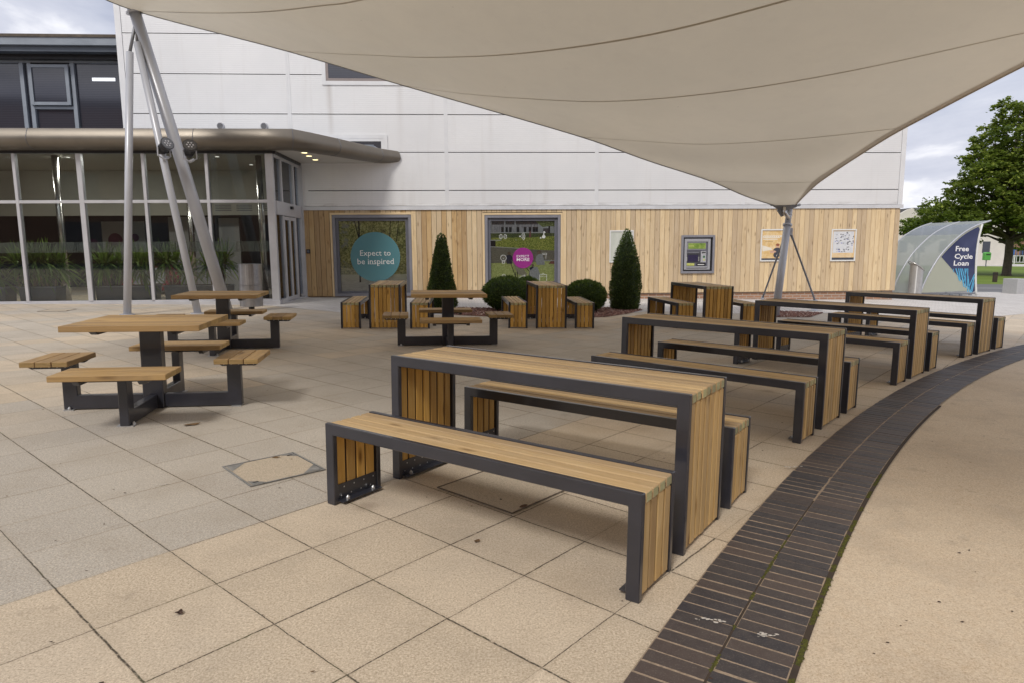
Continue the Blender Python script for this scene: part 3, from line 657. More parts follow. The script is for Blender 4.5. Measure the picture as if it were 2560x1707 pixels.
pg([(160,645),(400,660),(700,682),(700,690),(400,670),(160,658)],2)
# seated people seen from behind
dsc(497,772,30,12); pg([(440,830),(470,800),(530,800),(562,850),(550,960),(455,960)],8)
dsc(1050,750,36,12,sy=.8); dsc(1042,765,24,13); pg([(1000,830),(1040,790),(1110,790),(1135,860),(1160,980),(1010,985),(985,900)],9)
pg([(1225,965),(1300,890),(1335,900),(1335,968)],11); q(1000,900,1335,918,9)
# deckchair and sitter
pg([(540,900),(740,1020),(830,1150),(800,1190),(650,1150),(590,1000)],10)
for a,b in (((505,895),(655,1300)),((620,1110),(585,1340)),((820,1040),(1040,1310)),((770,1250),(600,1390)),((650,1100),(655,1290)),((870,1120),(850,1300)),((1040,1180),(900,1320))):
    d=Vector((b[0]-a[0],b[1]-a[1])).normalized(); nn=Vector((-d.y,d.x))*6
    pg([(a[0]+nn.x,a[1]+nn.y),(b[0]+nn.x,b[1]+nn.y),(b[0]-nn.x,b[1]-nn.y),(a[0]-nn.x,a[1]-nn.y)],7)
pg([(880,1060),(960,1020),(1020,1020),(1070,1150),(1050,1250),(900,1230),(870,1150)],9); pg([(870,1040),(940,1000),(950,1030),(890,1080)],8); dsc(935,990,22,13)
pg([(870,420),(885,370),(900,380),(905,490),(865,490)],11)
mb.build('riverside_picture',mats,fr)
ic=MB(); yi=.0480
def NXT():
    global ic
    ic.build('white_icon',M['icon'],fr); ic=MB()
def st(pts,w=6,closed=False):
    P=[Vector((PX(x),PZ(y))) for x,y in pts]; w=w*kx
    if closed: P.append(P[0])
    for a,b in zip(P,P[1:]):
        d=(b-a); 
        if d.length<1e-6: continue
        d.normalize(); n_=Vector((-d.y,d.x))*w*.5; a2=a-d*w*.3; b2=b+d*w*.3
        ic.add([(a2.x-n_.x,yi,a2.y-n_.y),(b2.x-n_.x,yi,b2.y-n_.y),(b2.x+n_.x,yi,b2.y+n_.y),(a2.x+n_.x,yi,a2.y+n_.y)],[(0,1,2,3)])
def ring(x,y,r,w=6,a0=0,a1=360,n=16,sy=1):
    st([(x+r*math.cos(math.radians(a0+(a1-a0)*k/n)),y-sy*r*math.sin(math.radians(a0+(a1-a0)*k/n))) for k in range(n+1)],w)
def rect(x0,y0,x1,y1,w=6): st([(x0,y0),(x1,y0),(x1,y1),(x0,y1)],w,True)
rect(335,435,365,512,7); rect(412,435,440,512,7); rect(365,465,412,485,6); rect(318,450,335,500,6); rect(440,450,456,500,6); NXT()   # dumb-bell
for r in (35,60,85): ring(705,470,r,9,-50,50,8)
ic.disc((PX(700),yi,PZ(470)),14*kx,10); NXT()
ic.disc((PX(1137),yi,PZ(480)),32*kx,18); st([(1135,460),(1140,400)],17); ic.disc((PX(1146),yi,PZ(398)),16*kx,12); st([(1150,400),(1170,408)],8); ic.disc((PX(1080),yi,PZ(500)),14*kx,10); NXT()  # white goose
ring(392,855,52,8); rect(370,910,415,950,8); st([(375,850),(392,870),(408,850)],5); NXT()     # bulb
rect(350,1180,440,1298,6); st([(335,1178),(455,1178)],8); rect(372,1150,418,1175,6); ring(396,1235,18,6); NXT()   # waste bin
ring(705,1235,36,6); ring(805,1235,36,6); st([(705,1235),(735,1180),(790,1180),(755,1240),(735,1180)],6); st([(755,1240),(705,1235)],6); st([(805,1235),(785,1165),(765,1165)],6); NXT()  # bicycle
rect(1060,1160,1190,1280,6); st([(1060,1190),(1190,1190)],5); st([(1090,1280),(1090,1300)],6); st([(1095,1165),(1110,1140),(1140,1140),(1155,1165)],5); NXT()
rect(1120,775,1190,800,6); st([(1180,800),(1175,885)],6)
NXT()
dk=MB(); dk.disc((PX(752),.0475,PZ(858)),.285,44); dk.build('round_purple_sign',M['magenta'],fr)
tx=MB(); fit_text(tx,'EXPECT',PX(636),PX(866),PZ(848),.0460,.066,.0); tx.build('sign_lettering',flat((.80,.78,.80),.05),fr); tx=MB(); fit_text(tx,'MORE',PX(636),PX(872),PZ(912),.0460,.080,.012); tx.build('sign_lettering',flat((.80,.78,.80),.05),fr)
# ---- upper windows, vents, entry panel
def upper_window(x0,x1,z0,z1):
    a=MB(); 
    for b in (((x0-.1,-.045,z0-.10),(x0,-.01,z1+.1)),((x1,-.045,z0-.10),(x1+.1,-.01,z1+.1)),((x0,-.045,z0-.10),(x1,-.01,z0)),((x0,-.045,z1),(x1,-.01,z1+.1))): a.box(*b,mi=0)
    t=.07
    for b in (((x0,-.04,z0),(x0+t,-.015,z1)),((x1-t,-.04,z0),(x1,-.015,z1)),((x0+t,-.04,z0),(x1-t,-.015,z0+t)),((x0+t,-.04,z1-t),(x1-t,-.015,z1))): a.box(*b,mi=1)
    f=a.build('window_frame',[M['panel_trim'],M['taupe']],B)
    p=MB(); p.box((x0+t,-.030,z0+t),(x1-t,-.024,z1-t)); p.build('window_pane',M['office_glass'],f)
M['taupe']=simple('taupe_frame',(.27,.23,.22),.5,0,.06,4)
def officeglass():
    g=N('dark_office_glass'); o=g.obj(); s=g.sep(o); st=g.ma('SINE',g.ma('MULTIPLY',s[2],2*PI/.045)); c=g.mix(g.rng(st,0,1,0,.6),(.045,.047,.062),(.085,.085,.105))
    return g.bsdf(c,.06,.25,None,.9)
M['office_glass']=officeglass()
upper_window(-4.85,-1.9,5.66,6.7); M['taupe']=M['panel_trim']; upper_window(-5.4,-3.40,3.72,4.20)
for x in (-7.62,-6.5):
    v=MB(); v.tube([(x,-.021,4.51),(x,-.075,4.51)],[.10,.088],20); 
    for k in range(7): 
        z=4.51+(k-3)*.021; hw=math.sqrt(max(0,.075**2-(z-4.51)**2)); v.box((x-hw,-.082,z-.004),(x+hw,-.074,z+.004),mi=1)
    v.build('wall_vent',[M['alu'],M['black']],B)
mb=MB(); mb.box((-5.56,-.055,1.19),(-5.46,-.03,1.30)); mb.box((-5.54,-.06,1.21),(-5.48,-.055,1.28),mi=1); mb.build('entry_panel',[M['black'],M['grey_frame']],B)
# ================================================================ office block behind, at left
Bo=thing('office_block','dark glazed upper storey with grey eave beside the white clad wall, far left','building',mat=BM)
mb=MB(); mb.box((-22,1.12,4.06),(-10.1,10,6.4)); mb.build('core_wall',M['interior_dark'],Bo)
mb=MB(); mb.box((-22,.55,6.50),(-10.06,10,6.64),mi=0); mb.box((-22,.45,6.64),(-10.06,10,6.83),mi=1); mb.box((-22,.8,6.38),(-10.06,10,6.50),mi=2); mb.box((-22,.42,6.83),(-10.06,10,6.90),mi=3); mb.build('roof_eave',[M['fascia_dark'],M['eave_light'],M['black'],M['bark']],Bo)
mb=MB(); mb.box((-22,1.08,4.55),(-10.06,1.12,6.38)); mb.build('glazing',M['office_glass'],Bo)
mb=MB()
for x in (-17.2,-15.0,-13.16,-12.97+.02,-11.83): mb.box((x-.05,1.0,4.6),(x+.05,1.08,6.33))
mb.box((-22,.98,4.52),(-10.1,1.08,4.60)); mb.box((-22,1.0,6.33),(-10.1,1.08,6.38)); mb.box((-12.9,1.01,5.13),(-11.88,1.08,5.2)); mb.build('glazing_frame',M['eave_light'],Bo)
mb=MB()
x0,x1,z0,z1=-12.95,-11.90,5.22,6.27
for b in (((x0,.93,z0),(x0+.09,1.0,z1)),((x1-.09,.93,z0),(x1,1.0,z1)),((x0+.09,.93,z0),(x1-.09,1.0,z0+.08)),((x0+.09,.93,z1-.08),(x1-.09,1.0,z1))): mb.box(*b)
op=mb.build('opening_window',M['eave_light'],Bo,bevel=.004)
mb=MB(); mb.box((x0+.09,.965,z0+.08),(x1-.09,.97,z1-.08)); mb.build('window_pane',M['office_glass'],op)
mb=MB(); mb.box((-11.35,1.05,5.88),(-10.75,1.078,5.96)); mb.build('ceiling_lamp',emis('office_strip_light',(.9,.93,1),.8),Bo)
# ================================================================ glazed entrance lobby
Lb=thing('entrance_lobby','glass fronted entrance lobby with silver framing and curved metal canopy','building',mat=BM)
mx_=[-15.72,-14.3,-12.88,-11.46,-10.03,-8.60,-7.18,-5.76]; YF=-2.3; ZT=2.42
mb=MB()
for i,x in enumerate(mx_):
    w=.085 if i==len(mx_)-1 else (.055 if i==4 else .035); mb.box((x-w,YF-.05,.09),(x+w,YF+.06,3.56))
mb.build('mullion',M['alu'],Lb,bevel=.004)
mb=MB(); mb.box((-16,YF-.045,ZT-.035),(-5.84,YF+.05,ZT+.035)); mb.box((-16,YF-.08,.0),(-5.66,YF+.06,.10)); mb.box((-16,YF-.05,.1),(-5.84,YF+.05,.14)); mb.box((-16,YF-.045,3.50),(-5.84,YF+.05,3.56)); mb.build('transom',M['alu'],Lb,bevel=.004)
mb=MB(); mb.box((-16,YF-.03,-.3),(-5.72,YF+.06,-.002)); mb.build('brick_plinth',M['brick'],Lb)
for i in range(len(mx_)-1):
    for z0,z1 in ((.14,ZT-.035),(ZT+.035,3.50)):
        p=MB(); p.box((mx_[i]+.03,YF-.006,z0),(mx_[i+1]-.03,YF+.006,z1)); p.build('glass_pane',M['glass'],Lb)
        if z0<1:
            p=MB(); p.box((mx_[i]+.05,YF+.009,1.26),(mx_[i+1]-.07,YF+.011,1.50)); p.build('frosted_band',M['frost'],Lb)
            if i>=3:
                p=MB(); x=mx_[i]+.12
                while x<mx_[i+1]-.15:
                    if random.random()<.6:
                        d=random.uniform(-.05,.05); p.add([(x,YF+.007,1.26),(x+.008,YF+.007,1.26),(x+.008+d,YF+.007,1.50),(x+d,YF+.007,1.50)],[(0,1,2,3)])
                    x+=random.uniform(.03,.08)
                p.build('reed_pattern',M['black'],Lb)
# side with sliding door
XS=-5.70
mb=MB()
for y,w in ((-1.72,.03),(-.62,.035),(-.03,.04)): mb.box((XS-.05,y-w,.05),(XS+.05,y+w,3.50))
mb.box((XS-.05,YF+.06,3.44),(XS+.05,0,3.52)); mb.box((XS-.06,YF+.06,2.12),(XS+.06,0,2.44)); mb.box((XS-.05,YF+.06,0),(XS+.07,-1.72,.12)); mb.box((XS-.05,-1.72,-.01),(XS+.07,0,.03)); mb.build('side_frame',M['alu'],Lb,bevel=.004)
for y0,y1 in ((-2.24,-1.75),(-1.69,-.655),(-.585,-.07)):
    p=MB(); p.box((XS-.006,y0,2.44),(XS+.006,y1,3.44)); p.build('glass_pane',M['glass'],Lb)
for y0,y1 in ((-2.24,-1.75),(-.585,-.07)):
    p=MB(); p.box((XS-.006,y0,.12),(XS+.006,y1,2.12)); p.build('glass_pane',M['glass'],Lb)
for y0,y1 in ((-1.68,-1.17),(-1.16,-.66)):
    d=MB()
    for b in (((XS+.0,y0,.04),(XS+.045,y0+.06,2.10)),((XS+.0,y1-.06,.04),(XS+.045,y1,2.10)),((XS,y0+.06,.04),(XS+.045,y1-.06,.13)),((XS,y0+.06,2.02),(XS+.045,y1-.06,2.10))): d.box(*b)
    dd=d.build('sliding_door',M['alu'],Lb,bevel=.003)
    p=MB(); p.box((XS+.02,y0+.06,.13),(XS+.026,y1-.06,2.02)); p.build('door_glass',M['glass'],dd)
    p=MB(); p.box((XS+.019,y0+.1,1.0),(XS+.0195,y1-.1,1.5)); p.build('frosted_band',M['frost'],dd)
mb=MB(); mb.box((XS+.06,-1.15,2.30),(XS+.12,-1.03,2.37)); mb.build('door_sensor',M['black'],Lb)
mb=MB(); mb.box((-5.66,-.06,0),(-5.585,.1,3.56)); mb.build('wall_jamb',M['alu'],Lb)
# interior
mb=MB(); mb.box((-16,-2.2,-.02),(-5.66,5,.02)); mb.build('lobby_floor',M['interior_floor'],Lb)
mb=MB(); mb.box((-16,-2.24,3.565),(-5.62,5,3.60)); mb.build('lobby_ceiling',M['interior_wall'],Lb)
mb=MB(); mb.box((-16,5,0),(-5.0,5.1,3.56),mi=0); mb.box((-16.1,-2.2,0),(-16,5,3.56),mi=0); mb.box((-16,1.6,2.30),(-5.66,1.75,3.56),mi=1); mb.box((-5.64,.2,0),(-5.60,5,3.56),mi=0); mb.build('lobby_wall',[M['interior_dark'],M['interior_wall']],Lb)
mb=MB(); mb.box((-10.3,2.6,0),(-9.1,2.7,2.3)); mb.box((-8.7,2.3,0),(-8.1,2.4,2.25)); mb.box((-12.6,3.2,.9),(-11.3,3.25,2.2)); mb.build('partition_panel',M['interior_white'],Lb)
for x in (-11.04,-6.25,-8.9):
    c=MB(); c.tube([(x,-1.5 if x!=-8.9 else .8,0),(x,-1.5 if x!=-8.9 else .8,3.56)],.075,18); c.build('steel_column',M['steel'],Lb,smooth=True)
mb=MB(); 
for x,z,r in ((-12.2,1.62,.22),(-12.9,1.45,.22),(-11.6,1.7,.12)): mb.disc((x,3.18,z),r,24)
mb.build('round_wall_sign',M['purple'],Lb)
mb=MB()
for x,y in ((-10.9,-1.2),(-8.3,-.8),(-7.3,-1.3),(-6.6,-.5),(-7.0,.3)): mb.disc((x,y,3.563),.05,14,'z')
mb.build('ceiling_downlight',emis('small_downlight',(1,.97,.92),1.2),Lb)
for x,y in ((-12.4,-1.2),(-10.9,-1.2),(-9.4,-1.2),(-7.6,-1.2),(-12.0,3.4),(-8.4,3.4)):
    l_=bpy.data.lights.new('lobby_lamp','AREA'); l_.energy=(18 if y<1 else 4); l_.size=.35; l_.color=(1,.97,.92); lo_=bpy.data.objects.new('lobby_lamp',l_); COL.objects.link(lo_); lo_.parent=Lb; lo_.location=(x,y,3.55 if y<1.6 else 3.5)
mb=MB()
for x in (-8.5,-7.9,-7.2,-6.6): 
    for k in range(4): mb.box((x,1.59,2.42+k*.05),(x+.45,1.60,2.44+k*.05))
mb.build('ventilation_grille',M['grey_frame'],Lb)
# canopy
path=[(-17,-2.62),(-13.6,-2.62),(-10.9,-2.62),(-7.3,-2.62),(-5.75,-2.62),(-5.12,-2.60),(-4.75,-2.22),(-4.30,-1.60),(-3.85,-.90),(-3.45,-.32),(-3.02,-.01)]
prof=[(-.28,4.0),(0,4.01),(.012,3.995),(.05,3.93),(.085,3.84),(.10,3.76),(.07,3.675),(-.02,3.605),(-.13,3.575),(-.26,3.565)]
nr=[]
for i in range(len(path)):
    a=Vector(path[max(i-1,0)]); b=Vector(path[min(i+1,len(path)-1)]); d=(b-a).normalized(); nr.append(Vector((d.y,-d.x)))
rows=[]; 
for i,(x,y) in enumerate(path):
    s=1 if i<=5 else 1-.30*(i-5)/5
    rows.append([(x+nr[i].x*o,y+nr[i].y*o,3.565+(z-3.565)*s) for o,z in prof])
cn=MB(); cn.grid(rows); 
canopy=cn.build('canopy_fascia',M['bronze'] if 'bronze' in M else M['steel'],Lb,smooth=True)
M['bronze']=simple('dull_canopy_metal',(.185,.162,.132),.40,.5,.12,1.3); canopy.data.materials[0]=M['bronze']
for i in (1,2,3,5,7,9):
    sm=MB(); P=rows[i]; nx=nr[i]
    sm.tube([(p[0]+nx.x*.004,p[1]+nx.y*.004,p[2]) for p in P],.006,5); sm.build('fascia_seam',M['grey_frame'],canopy)
tp=MB(); r2=[[(r[0][0],r[0][1],r[0][2]-.002) for r in rows],[(r[0][0],max(.0,r[0][1]) if r[0][0]>-5.6 else .9,4.05) for r in rows]]
tp.grid(r2); tp.build('canopy_roof',M['eave_light'],Lb)
sf=MB(); pts=[(r[-1][0],r[-1][1],3.564) for r in rows]; sf.poly(pts+[(-5.6,-.02,3.564),(-5.6,-2.22,3.564),(-17,-2.22,3.564)]); sf.build('canopy_soffit',M['soffit'],Lb)
hd=MB(); hd.box((-16,-2.36,3.50),(-5.66,-2.30,3.563)); hd.box((-5.66,-2.33,3.50),(-5.60,-.02,3.563)); hd.build('head_shadow_strip',M['black'],Lb)  # black strip drawn in place of the shadow between fascia and glass
for x,y in ((-5.0,-2.22+.15),(-5.03,-1.5),(-5.04,-.8)):
    d=MB(); d.tube([(x,y,3.5625),(x,y,3.553)],[.085,.08],20); h=d.build('downlight_rim',M['alu_white'],Lb); d=MB(); d.disc((x,y,3.551),.068,18,'z'); d.build('downlight_lamp',M['lampglow'],h)
NK=1.0
# ================================================================ wall notices and cash machine
def notice(label,x0,x1,z0,z1,draw):
    t=thing('wall_notice',label,'poster',mat=BT(x0,-.035,z0)); w,h=x1-x0,z1-z0
    f=MB(); k=.035
    for b in (((0,-.03,0),(k,0,h)),((w-k,-.03,0),(w,0,h)),((k,-.03,0),(w-k,0,k)),((k,-.03,h-k),(w-k,0,h))): f.box(*b)
    f.build('notice_frame',M['white'],t,bevel=.003)
    p=MB(); mats=draw(p,k,w-k,k,h-k); p.build('notice_sheet',mats,t)
def blank(p,x0,x1,z0,z1): p.box((x0,-.012,z0),(x1,-.004,z1)); return [noisy((.46,.50,.44),(.55,.57,.50),(.62,.63,.57),1.5)]
def quad(p,x0,x1,z0,z1,y,m): p.add([(x0,y,z0),(x1,y,z0),(x1,y,z1),(x0,y,z1)],[(0,1,2,3)],mi=m)
def orange_poster(p,x0,x1,z0,z1):
    w,h=x1-x0,z1-z0; quad(p,x0,x1,z0,z1,-.006,0); quad(p,x0,x1,z0,z0+.06*h,-.007,1)
    R=random.Random(3)
    for a in range(3): quad(p,x0+.06*w,x0+w*(.9-.1*a),z0+h*(.80-.055*a),z0+h*(.83-.055*a),-.0072,2)
    for a in range(9): 
        x=x0+.05*w+a*w*.095; quad(p,x,x+w*.05,z0+h*.77,z0+h*.81,-.0074,2)
    quad(p,x0+.15*w,x0+.5*w,z0+h*.62,z0+h*.635,-.0075,3)
    p.add([(x0+.03*w,-.0076,z0+.5*h),(x0+.4*w,-.0076,z0+.42*h),(x0+.5*w,-.0076,z0+.35*h),(x0+.05*w,-.0076,z0+.30*h)],[(0,1,2,3)],mi=2)
    # seated figure with dark top
    def e(cx,cz,rx,rz,m,y): p.add([(x0+w*(cx+rx*math.cos(2*PI*k/14)),y,z0+h*(cz+rz*math.sin(2*PI*k/14))) for k in range(14)],[tuple(range(14))],mi=m)
    e(.72,.47,.075,.075,4,-.0078); e(.72,.515,.085,.045,5,-.0080); e(.70,.33,.17,.09,1,-.0082); e(.52,.28,.15,.045,4,-.0084); e(.85,.28,.10,.05,4,-.0084); e(.68,.17,.14,.10,1,-.0086); e(.73,.14,.05,.05,2,-.0088)
    return [noisy((.66,.42,.16),(.74,.52,.24),(.80,.64,.40),7),flat((.05,.055,.075)),flat((.80,.74,.62),.05),flat((.45,.30,.14)),flat((.60,.38,.27)),flat((.30,.10,.05))]
def map_poster(p,x0,x1,z0,z1):
    w,h=x1-x0,z1-z0; quad(p,x0,x1,z0,z1,-.006,0); quad(p,x0+.04*w,x1-.04*w,z0+.24*h,z1-.03*h,-.007,1); quad(p,x0,x1,z0,z0+.08*h,-.0072,2)
    R=random.Random(11)
    pts=[(.15+.5*R.random(),.55+.38*R.random()) for _ in range(26)]+[(.65+.3*R.random(),.4+.5*R.random()) for _ in range(26)]+[(.2+.6*R.random(),.27+.1*R.random()) for _ in range(16)]
    for (a,b) in pts:
        s1,s2=R.uniform(.012,.035),R.uniform(.008,.018); quad(p,x0+w*(a-s1),x0+w*(a+s1),z0+h*(b-s2),z0+h*(b+s2),-.0075,3 if R.random()<.8 else 4)
    for k in range(5): quad(p,x0+.06*w,x1-.1*w-.08*w*R.random(),z0+h*(.10+.025*k),z0+h*(.105+.025*k),-.0076,5)
    return [noisy((.70,.46,.20),(.76,.54,.28),(.80,.64,.42),6),noisy((.58,.60,.64),(.66,.67,.69),(.72,.72,.72),9),flat((.06,.065,.08)),flat((.10,.10,.12)),flat((.22,.24,.5)),flat((.82,.74,.6),.05)]
notice('plain pale glazed notice in a white frame, partly behind the taller clipped cone',2.69,3.36,.88,1.76,blank)
notice('orange poster with a seated figure in a white frame, partly behind the right mast',6.95,7.66,.88,1.77,orange_poster)
notice('orange bordered campus map poster in a white frame, rightmost on the timber wall',8.97,9.69,.87,1.76,map_poster)
t=thing('cash_machine','grey cash machine with green header set into the timber wall','cash machine',mat=BT(4.70,-.03,.565))
W_,H_=.945,1.05
def ax(X): return (X-230)*.001044
def az(Y): return H_-(Y-335)*.000985
f=MB()
for b in (((0,-.05,0),(.06,0,H_)),((W_-.06,-.05,0),(W_,0,H_)),((.06,-.05,0),(W_-.06,0,.06)),((.06,-.05,H_-.06),(W_-.06,0,H_))): f.box(*b)
f.build('surround_frame',M['grey_frame_light'],t,bevel=.004)
f=MB(); f.box((.06,-.006,.06),(W_-.06,-.001,H_-.06)); f.build('recess_back',M['black'],t)
f=MB(); a,b,c,d=ax(320),ax(1020),az(1300),az(435)
for q_ in (((a,-.035,c),(ax(385),-.006,d)),((ax(955),-.035,c),(b,-.006,d)),((ax(385),-.035,az(515)),(ax(955),-.006,d)),((ax(385),-.035,c),(ax(955),-.006,az(1255)))): f.box(*q_)
f.box((ax(385),-.012,az(1255)),(ax(955),-.0062,az(515)),mi=1); f.box((ax(395),-.022,az(750)),(ax(900),-.012,az(530)),mi=2); f.box((ax(375),-.060,az(1245)),(ax(935),-.012,az(1205)),mi=0)
fa=f.build('fascia',[flat((.34,.34,.36),.06,3),flat((.12,.12,.15),.1,3),flat((.22,.22,.24),.1,3)],t,bevel=.003)
f=MB(); f.box((ax(420),-.026,az(712)),(ax(892),-.022,az(555))); f.build('green_header',noisy((.12,.20,.03),(.20,.30,.05),(.30,.38,.09),8),t)
f=MB(); 
for k in range(6): f.box((ax(430+k*24),-.028,az(645)),(ax(445+k*24),-.0262,az(625)))
f.build('header_lettering',flat((.60,.62,.2)),t)
f=MB(); f.box((ax(385),-.030,az(1085)),(ax(750),-.012,az(785)),mi=0); f.box((ax(385),-.050,az(840)),(ax(720),-.030,az(795)),mi=1); f.box((ax(415),-.034,az(1070)),(ax(690),-.030,az(885)),mi=2)
for k in range(4):
    for X in (375,700): f.box((ax(X),-.036,az(960+k*32)),(ax(X+22),-.030,az(945+k*32)),mi=3)
f.build('screen_unit',[flat((.05,.05,.06)),flat((.15,.15,.17)),flat((.035,.03,.07),.1,30,.15),flat((.55,.55,.5))],t)
f=MB(); f.box((ax(765),-.040,az(1095)),(ax(905),-.012,az(775)),mi=0); f.box((ax(790),-.044,az(835)),(ax(890),-.040,az(800)),mi=1); f.disc((ax(850),-.0412,az(940)),.034,18,mi=2); f.disc((ax(850),-.0418,az(940)),.018,18,mi=1); f.box((ax(825),-.043,az(1050)),(ax(885),-.040,az(995)),mi=3)
f.build('card_reader',[flat((.40,.40,.42)),flat((.05,.05,.05)),flat((.08,.22,.10)),flat((.5,.5,.25))],t)
f=MB(); f.box((ax(395),-.018,az(1185)),(ax(600),-.012,az(1115)),mi=0); f.box((ax(660),-.020,az(1190)),(ax(905),-.012,az(1120)),mi=1); f.box((ax(690),-.022,az(1168)),(ax(868),-.020,az(1146)),mi=2); f.build('cash_slot',[flat((.48,.50,.14)),M['black'],M['white']],t)
# ================================================================ slatted tables and benches
def slatted(kind,label,x,y,th,L,Wd,H,ns,group,tb=.06,tw=.03,gold=0):
    """long box-frame table or bench; origin under its centre, long axis = local x"""
    cx=x-math.cos(th)*L/2-math.sin(th)*Wd/2; cy=y-math.sin(th)*L/2+math.cos(th)*Wd/2
    t=thing(kind,label,'table' if 'table' in kind else 'bench',(cx,cy,0),th,group)
    h=L/2
    for s in (-1,1):
        m_=MB(); o=[(-h,0),(-h,H),(h,H),(h,0),(h-tb,0),(h-tb,H-tb),(-h+tb,H-tb),(-h+tb,0)]
        y0=s*Wd/2; y1=s*(Wd/2-tw); m_.prism(o if s<0 else o,min(y0,y1),max(y0,y1)); m_.build('side_frame',M['dark'],t,bevel=.0035)
    yi=Wd/2-tw; sw=(2*yi)/ns; g=.0052
    m_=MB()
    for k in range(ns):
        a=-yi+k*sw+g*random.uniform(.6,1.4); b=-yi+(k+1)*sw-g*random.uniform(.6,1.4); dz=random.uniform(-.0015,.0015); e=random.uniform(-.003,.002)
        m_.box((-h+.002+e,a,H-.050+dz),(h-.002+e,b,H-.004+dz),long=0,mi=0,endmi=1)
        if k and not gold: m_.box((-h+.006,-yi+k*sw-.009,H-.046),(h-.006,-yi+k*sw+.009,H-.019),mi=2)
    m_.build('slatted_top' if 'table' in kind else 'slatted_seat',[M['wood_top'],M['wood_grain_end'],M['groove_shade']],t,bevel=.0045)
    for s in (-1,1):
        m_=MB()
        for k in range(ns):
            a=-yi+k*sw+g*random.uniform(.6,1.4); b=-yi+(k+1)*sw-g*random.uniform(.6,1.4); dx=random.uniform(-.0015,.0015)
            m_.box((s*(h-.045),a,.014+random.uniform(0,.004)),(s*(h-.005)+dx,b,H-.052),long=2,tone=random.random(),mi=0)
            if k and not gold: m_.box((s*(h-.040),-yi+k*sw-.009,.022),(s*(h-.019),-yi+k*sw+.009,H-.056),mi=1)
        ep=m_.build('slatted_end',[M['wood_end'] if s<0 or gold else M['wood_outer'],M['groove_shade']],t,bevel=.0045)
        m_=MB(); xi=s*(h-.045); m_.box((xi-s*.006,-yi,.016),(xi-s*.0005,yi,.105)); m_.box((xi-s*.006,-yi,.016),(xi-s*.055,yi,.021))
        kp=m_.build('foot_plate',M['dark'],t)
        m_=MB()
        for q in range(ns):
            for zz in (.04,.085): yy=-yi+(q+.35+.3*(zz>.05))*sw; m_.disc((xi-s*.0072,yy,zz),.0045,8,'x')
        m_.build('screw',M['galv'],kp)
        m_=MB()
        for yy in (-yi+.05,yi-.05):
          m_=MB(); m_.tube([(xi-s*.032,yy,.021),(xi-s*.032,yy,.032),(xi-s*.032,yy,.042)],[.012,.011,.003],8)
          m_.build('anchor_bolt',M['galv'],kp)
    return t
M['wood_outer']=wood('pale_pine_end',[(.49,.295,.11),(.61,.415,.185),(.70,.51,.27)],knots=.7,tonev=.30)
GT='long slatted tables'; GB='slatted benches at the long tables'
R_=math.radians
T_=[ # kind,x,y,deg,L,W,H,ns,label
('bench',.507,2.470,-34.2,1.82,.348,.449,4,'nearest slatted bench, at the front of the nearest long table'),
('table',.787,2.889,-34.25,1.82,.535,.75,7,'nearest long slatted table with charcoal box frame'),
('bench',1.179,3.452,-34.3,1.82,.330,.449,4,'slatted bench on the far side of the nearest long table'),
('bench',2.091,4.703,-40.2,1.82,.326,.449,5,'slatted bench in front of the second nearest long table'),
('table',2.422,5.097,-40.15,1.82,.530,.75,7,'second nearest long slatted table beside the brick band'),
('bench',2.877,5.625,-40.4,1.82,.328,.449,4,'slatted bench on the far side of the second nearest long table'),
('bench',4.008,6.867,-45.1,1.82,.340,.449,5,'slatted bench in front of the third long table from the camera'),
('table',4.380,7.241,-44.7,1.82,.540,.75,7,'third long slatted table from the camera beside the brick band'),
('bench',4.873,7.721,-44.5,1.82,.344,.449,4,'slatted bench on the far side of the third long table'),
('bench',5.971,8.752,-49.3,1.82,.352,.449,5,'slatted bench in front of the farthest long table beside the brick band'),
('table',6.356,9.052,-50.1,1.82,.560,.75,7,'farthest long slatted table beside the brick band, below the cycle shelter'),
('bench',6.954,9.556,-51.1,1.82,.340,.449,4,'last bench, standing just beyond the farthest long table'),
]
for k,x,y,d,L,Wd,H,ns,lab in T_: slatted('slatted_table' if k=='table' else 'slatted_bench',lab,x,y,R_(d),L,Wd,H,ns,GT if k=='table' else GB)
S_=[
('bench',-2.912,11.33,-83.5,.335,.449,4,'end-on slatted bench left of the table below the teal circle window'),
('table',-2.440,11.37,-85.0,.535,.75,7,'end-on slatted table below the teal circle window, left of the three by the wall'),
('bench',-1.748,11.42,-86.0,.335,.449,4,'end-on slatted bench below the teal circle window, behind the middle square table'),
('bench',-.064,11.60,-84.5,.335,.449,4,'end-on slatted bench left of the table in front of the two round shrubs'),
('table',.415,11.60,-84.5,.540,.75,7,'end-on slatted table in front of the two round clipped shrubs'),
('bench',1.098,11.66,-86.5,.340,.449,4,'end-on slatted bench right of the table in front of the round shrubs'),
('bench',2.905,11.80,-82.0,.340,.449,4,'small slatted bench left of the table below the cash machine'),
('table',3.360,11.72,-81.0,.540,.75,7,'end-on slatted table below the cash machine, rightmost of the three by the wall'),
('bench',4.055,11.82,-83.0,.335,.449,4,'slatted bench right of the table below the cash machine, mostly hidden'),
]
for k,x,y,d,Wd,H,ns,lab in S_: slatted('slatted_table' if k=='table' else 'slatted_bench',lab,x,y,R_(d),1.54,Wd,H,ns,'end-on tables along the wall' if k=='table' else 'end-on benches along the wall',gold=1)
